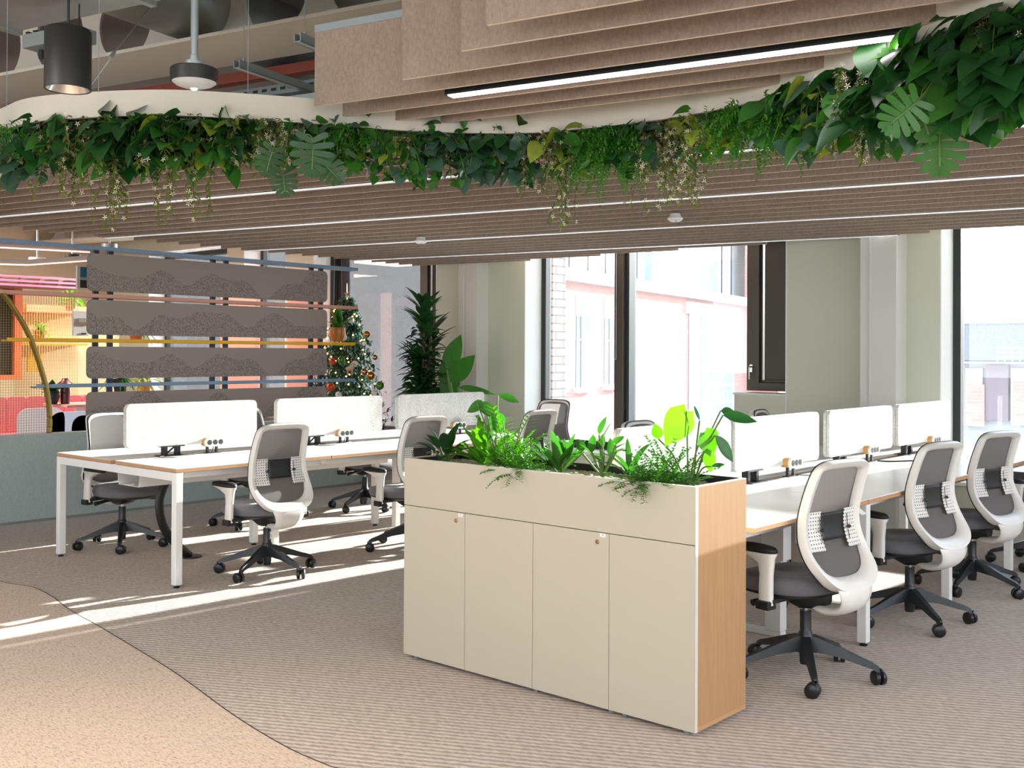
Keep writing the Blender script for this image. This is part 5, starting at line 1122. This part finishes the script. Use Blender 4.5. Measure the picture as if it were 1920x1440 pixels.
for (px, py, w_, cm) in ((60, 765, 'behind the arch mesh', 'cfc4c8'), (118, 772, 'pale blue, right of the arch', 'b9c2d6'), (158, 778, 'lilac, next to the felt panels', 'b98aa8')):
    q = atx(px, py, -11.2); m_ = mat('lounge_chair_shell', cm, .5); r = thing('lounge_chair', (-11.2, q.y, 0), 'rounded plastic lounge chair '+w_, 'chair', 'lounge chairs'); zt = q.z+.0
    b = MB(); pts = rrect(.5, .42, .12, 6); b.prism([Vector((-11.0, q.y+p, zt-.20+s_)) for p, s_ in pts], (.02, 0, 0)); b.build('backrest', m_, r, bevel=.006)
    b = MB(); b.ring([[(-11.25+x_*s_, q.y+y_*s_, z_) for x_, y_ in superell(.24, .25, 0, 24, 3)] for s_, z_ in ((.9, .43), (1, .445), (1, .46), (.92, .47))]); b.build('seat', m_, r, smooth=True)
    for dx in (-.18, .18):
        for dy in (-.19, .19): b = MB(); b.cyl((-11.22+dx*1.1, q.y+dy*1.1, 0), (-11.22+dx, q.y+dy, .44), .012, n=8); b.build('leg', m_, r, smooth=True)
# vase and succulent on the table
q = atx(122, 757, -12.1); r = thing('maroon_vase', (q.x, q.y, .85), 'dark red sculptural vase on the pale pink lounge table', 'vase'); b = MB(); b.lathe([(.001, 0), (.05, 0), (.055, .14), (.05, .19), (.09, .21), (.095, .23), (.045, .27), (.03, .30), (.001, .30)], (q.x, q.y, .85), 20); b.build('body', mat('maroon_glaze', '5a1f24', .35), r, smooth=True)
q = atx(98, 757, -12.1); r = thing('potted_plant', (q.x, q.y, .85), 'dark leafy plant in a black pot beside the red vase', 'plant'); b = MB(); b.lathe([(.001, 0), (.05, 0), (.085, .09), (.07, .16), (.06, .16), (.001, .14)], (q.x, q.y, .85), 20); b.build('pot', black_m, r, smooth=True); b = MB(); rg = random.Random(4)
for k in range(22): leaf(b, (q.x, q.y, .98), rdir(rg, .1, 1), (0, 0, 1), rg.uniform(.14, .24), .08, 'oval', .3, .2)
b.build('foliage', leaf_dark, r, smooth=True, auto=180)
# things glimpsed between the felt panels
potfern(255, 640, -11.5, 'green fern between second and third felt panels', .36, orange, leaf_mid); potfern(225, 735, -11.2, 'dark palm-like plant between the lower felt panels', .38, black_m, leaf_mid); potfern(270, 738, -11.6, 'yellow green plant between the lower felt panels', .34, ysh, leaf_yel)
m_pink = mat('pink_wall_panel', 'd99c8e', .7)
for x0, x1, w_ in ((415, 480, 'left'), (540, 600, 'right')):
    a = aty(x0, 700, 8.7); c = aty(x1, 700, 8.7); b = MB(); b.box((a.x, 8.68, 0), (c.x, 8.75, 2.3)); tag(b.build('pink_panel', m_pink), 'pink panel seen between the felt strips, '+w_+' one', 'panel')
q = aty(633, 640, 7.95); r = thing('potted_plant', (q.x, q.y, q.z), 'leafy plant in an amber hanging pot beside the christmas tree', 'plant'); b = MB(); b.lathe([(.001, 0), (.07, 0), (.095, .08), (.085, .16), (.075, .16), (.001, .14)], q, 22); b.build('pot', mat('amber_pot', 'b5701f', .3), r, smooth=True); b = MB()
for k in range(9): leaf(b, q+Vector((0, 0, .15)), rdir(rg, .5, 1), (0, 0, 1), rg.uniform(.16, .3), .1, 'oval', .2, .2)
b.build('foliage', leaf_mid, r, smooth=True, auto=180)
b = MB(); b.cyl(q+Vector((0, 0, .0)), q+Vector((0, 0, 0))+Vector((0, 0, -.02)), .03, n=10); b.cyl(q+Vector((.085, 0, .15)), (q.x+.02, q.y, 3.75), .0015, n=4); b.cyl(q+Vector((-.085, 0, .15)), (q.x-.02, q.y, 3.75), .0015, n=4); b.build('hanger', conduit, r)
# ------------------------------------------------------------------ outside
b = MB(); b.box((-60, 9.42, -4.2), (60, 90, -4)); struct(b.build('floor', asphalt))
# brick piers of this building right outside the windows
for (p0, p1, w_) in ((663, 700, 'left of the street view, behind the christmas tree'), (1036, 1060, 'between white pier and bronze mullion')):
    b = MB(); x0 = aty(p0, 650, 9.42).x; y1 = atx(p1, 650, x0).y; b.box((x0-.4, 9.42, -4), (x0, y1, 4.5)); tag(b.build('brick_pier', brick_near), 'outside red brick pier seen through glass, '+w_, 'brick pier')
b = MB(); b.box((-2.25, 11.7, -4), (3.5, 12.2, 2.45)); tag(b.build('sun_block_wall', brick_near), 'unseen brick wall added outside to block sun through the right-hand window', 'wall')  # unseen wall added to keep the low sun off the right desks and floor
# building across the street: corner at column 1046
Cn = aty(1046, 650, 19.0); Cn = Vector((Cn.x, Cn.y, 0))
def P3(s, u, z): return Cn+NV*s+UV*u+Vector((0, 0, z))
def fbox(s0, s1, u0, u1, z0, z1, b, mi=0): b.prism([P3(s0, u0, z0), P3(s1, u0, z0), P3(s1, u0, z1), P3(s0, u0, z1)], UV*(u1-u0), mi)
def on_side(px, py):        # street facade that runs away along NV through Cn
    d = ray(px, py); t = (Cn.dot(UV))/d.dot(UV); p = Vector((0, 0, EYE))+d*t; return (p-Cn).dot(NV), p.z
def on_front(px, py):
    d = ray(px, py); t = (Cn.dot(NV))/d.dot(NV); p = Vector((0, 0, EYE))+d*t; return (p-Cn).dot(UV), p.z
bd = thing('brick_building', Cn+Vector((0, 0, -4)), 'pink brick building across the street with concrete ledge and glazed upper floor', 'building')
zc_ = on_side(1070, 528)[1]; e_ = on_side(1400, 650)[0]
b = MB(); fbox(0, 30, -30, 0, -4, zc_, b); b.build('wall', brick_pink, bd)
b = MB(); fbox(-.25, 30, -30, .25, zc_, zc_+.28, b); b.build('ledge', concrete, bd)
b = MB(); fbox(.5, 30, -30, -.5, zc_+.28, zc_+2.6, b); b.build('upper_glazing', mat('milky_glazing', 'cfd8dc', .3), bd)
b = MB()
for k in range(14): fbox(.48+1.1*k, .53+1.1*k, -.5, -.46, zc_+.28, zc_+2.6, b)
for k in range(20): fbox(.46, .5, -1.-1.1*k, -.95-1.1*k, zc_+.28, zc_+2.6, b)
b.build('glazing_bars', dark_frame, bd)
b = MB(); fbox(-.2, 30, -30, .2, zc_+2.6, zc_+3.0, b); b.build('roof_edge', concrete, bd)
for (x0, y0, x1, y1) in ((1080, 592, 1105, 727), (1133, 597, 1158, 722)):
    s0, zt = on_side(x0, y0); s1, _ = on_side(x1, y0); _, zb_ = on_side(x0, y1)
    b = MB(); fbox(s0, s1, -.02, .012, zb_, zt, b); w_ = b.build('window', dark_glass, bd); b = MB(); fbox(s0+(s1-s0)*.38, s0+(s1-s0)*.5, .012, .04, zb_, zt, b); fbox(s0, s1, .012, .04, zb_+(zt-zb_)*.66, zb_+(zt-zb_)*.68, b); fbox(s0-.1, s1+.1, -.0, .14, zb_-.12, zb_, b); b.build('frame', white_out, w_)
    b = MB(); fbox(s0-.02, s1+.02, -.02, .02, zt, zt+(zt-zb_)*.3, b); b.build('lintel_panel', concrete, bd)
s0, zt = on_side(1292, 588); s1, zb_ = on_side(1372, 790)
b = MB(); fbox(s0, s1, -.02, .02, zb_-1, zt, b); w_ = b.build('window', grey_glass, bd); b = MB()
for k in range(5): s_ = s0+(s1-s0)*k/4; fbox(s_-.04, s_+.04, .02, .06, zb_-1, zt, b)
for k in range(9): z = zt-(zt-zb_+1)*k/8; fbox(s0, s1, .02, .06, z-.04, z+.04, b)
fbox(s0-.3, s1+.6, 0, .1, zt, zt+.35, b); b.build('frame', white_out, w_)
# front part seen through the left window
u0, zt = on_front(700, 575); u1, _ = on_front(1000, 575); b = MB(); fbox(-.04, .0, -14, -1, -4, zt, b); g_ = b.build('garage_door', grey_glass, bd); b = MB()
for k in range(8): z = -3.6+(zt+3.6)*k/8; fbox(-.07, -.04, -14, -1, z, z+.05, b)
b.build('door_ribs', concrete, g_)
b = MB(); fbox(-.09, 0, -16, -.5, zt, zc_, b); b.build('fascia', white_out, bd)
# right part: dark bay beyond the facade end
b = MB(); fbox(e_*.0+on_side(1396, 650)[0], on_side(1396, 650)[0]+6, -.0, 1.2, -4, zc_+5, b); b.build('side_bay', brick_pink, bd)
b = MB(); s_ = on_side(1240, 600)[0]; fbox(s_, s_+6, -4, -.3, zc_+.3, zc_+6, b); b.build('upper_block', grey_glass, bd)
# seen through the right window: pale terraces
Y2 = 30.
def far(x0, y0, x1, y1, Y, dep, m_, label, nm='building', cat='building'):
    a = aty(x0, y0, Y); c = aty(x1, y1, Y); b = MB(); b.box((a.x, Y, c.z), (c.x, Y+dep, a.z)); return tag(b.build(nm, m_), label, cat)
tw = mat('terrace_white', 'a9adb0', .8); tc_ = mat('terrace_grey', '8d9296', .8)
bb = thing('terrace_building', aty(1860, 830, 24), 'pale terrace building with vertical fins through the right-hand window', 'building')
def fr(x0, y0, x1, y1, Y, dep, m_, nm):
    a = aty(x0, y0, Y); c = aty(x1, y1, Y); b = MB(); b.box((a.x, Y, c.z), (c.x, Y+dep, a.z)); return b.build(nm, m_, bb)
fr(1600, 600, 2100, 900, 24, 6, tc_, 'wall'); fr(1600, 676, 2100, 684, 23.6, .4, tw, 'slab'); fr(1600, 585, 2100, 603, 23.7, 1, tw, 'parapet')
b = MB(); x_ = 1790
while x_ < 1990: a = aty(x_, 603, 23.9); b.box((a.x, 23.75, aty(x_, 676, 23.9).z), (a.x+.05, 23.95, a.z)); x_ += 4.5
b.build('fins', mat('fin_grey', '5d646b', .6), bb)
fr(1810, 690, 1842, 800, 23.9, .1, tw, 'panel'); fr(1848, 684, 1890, 790, 23.85, .15, mat('brown_bay', '6b5c62', .8), 'bay'); fr(1895, 690, 1960, 800, 23.9, .1, tw, 'panel'); fr(1810, 720, 1845, 800, 23.8, .1, brick_pink, 'brick_base'); fr(1900, 715, 1960, 790, 23.8, .1, brick_pink, 'brick_base')
b = MB()
for k in range(3): a = aty(1870, 652+9*k, 23); c = aty(1990, 652+9*k, 23); b.tube([a, c], .02, 5)
for x_ in range(1870, 1990, 14): b.tube([aty(x_, 652, 23), aty(x_, 678, 23)], .015, 4)
b.build('balcony_rail', conduit, bb)
fr(1800, 545, 1870, 600, 34, 4, tw, 'roof_block'); fr(1880, 500, 1990, 600, 40, 8, tw, 'rear_block'); fr(1825, 505, 1850, 560, 39, 4, concrete, 'roof_tower')
# ------------------------------------------------------------------ lights
sun = bpy.data.lights.new('sun', 'SUN'); sun.energy = 24.; sun.angle = math.radians(.55); sun.color = (1, .965, .91)
so = bpy.data.objects.new('sun', sun); C.objects.link(so); el = math.radians(13.2); hd = Vector((.065, 1, 0)).normalized()
so.rotation_euler = (-(hd*math.cos(el)+Vector((0, 0, math.sin(el))))).to_track_quat('-Z', 'Y').to_euler(); so.location = (0, 20, 10)
w = bpy.data.worlds.new('sky'); bpy.context.scene.world = w; w.use_nodes = True; nt = w.node_tree; bg = nt.nodes['Background']
tc = nt.nodes.new('ShaderNodeTexCoord'); sp = nt.nodes.new('ShaderNodeSeparateXYZ'); nt.links.new(tc.outputs['Generated'], sp.inputs[0])
cr = nt.nodes.new('ShaderNodeValToRGB'); nt.links.new(sp.outputs[2], cr.inputs[0]); e = cr.color_ramp.elements; e[0].position = 0; e[0].color = (.93, .97, 1, 1); e[1].position = .7; e[1].color = (.50, .68, 1, 1)
nt.links.new(cr.outputs[0], bg.inputs[0]); bg.inputs[1].default_value = 5.
def area(loc, size, power, col, rot=(0, 0, 0), name='ceiling_panel_light', sy=None):
    l = bpy.data.lights.new(name, 'AREA'); l.energy = power; l.size = size; l.color = col
    if sy: l.shape = 'RECTANGLE'; l.size_y = sy
    o = bpy.data.objects.new(name, l); C.objects.link(o); o.location = loc; o.rotation_euler = rot; return o
sl = bpy.data.lights.new('pendant_spot', 'SPOT'); sl.energy = 45; sl.spot_size = math.radians(75); sl.spot_blend = .8; sl.color = (1, .86, .72); sl.shadow_soft_size = .04
o = bpy.data.objects.new('pendant_spot', sl); C.objects.link(o); o.location = lp+Vector((0, 0, -.01))
# same warm ceiling lamps continue over the aisle around the camera
for (x, y, pw) in ((-3.2, .3, 40), (-1.2, .4, 40), (1.2, 1.6, 40), (-5.2, -.2, 40), (1.5, 4.5, 30)): area((x, y, 2.6), .5, pw*.85, (1, .88, .77))
for (x, y, pw) in ((-12.5, 4.5, 90), (-12.5, 7.2, 70), (-15.5, 6., 60)): area((x, y, 2.9), 1.2, pw, (1, .86, .74))
sc = bpy.context.scene; sc.view_settings.view_transform = 'Standard'; sc.view_settings.look = 'None'; sc.view_settings.exposure = .4; sc.view_settings.gamma = 1; sc.view_settings.use_curve_mapping = False
try:
    sc.cycles.transparent_max_bounces = 16; sc.cycles.max_bounces = 10; sc.cycles.diffuse_bounces = 5; sc.cycles.sample_clamp_indirect = 6
except Exception: pass
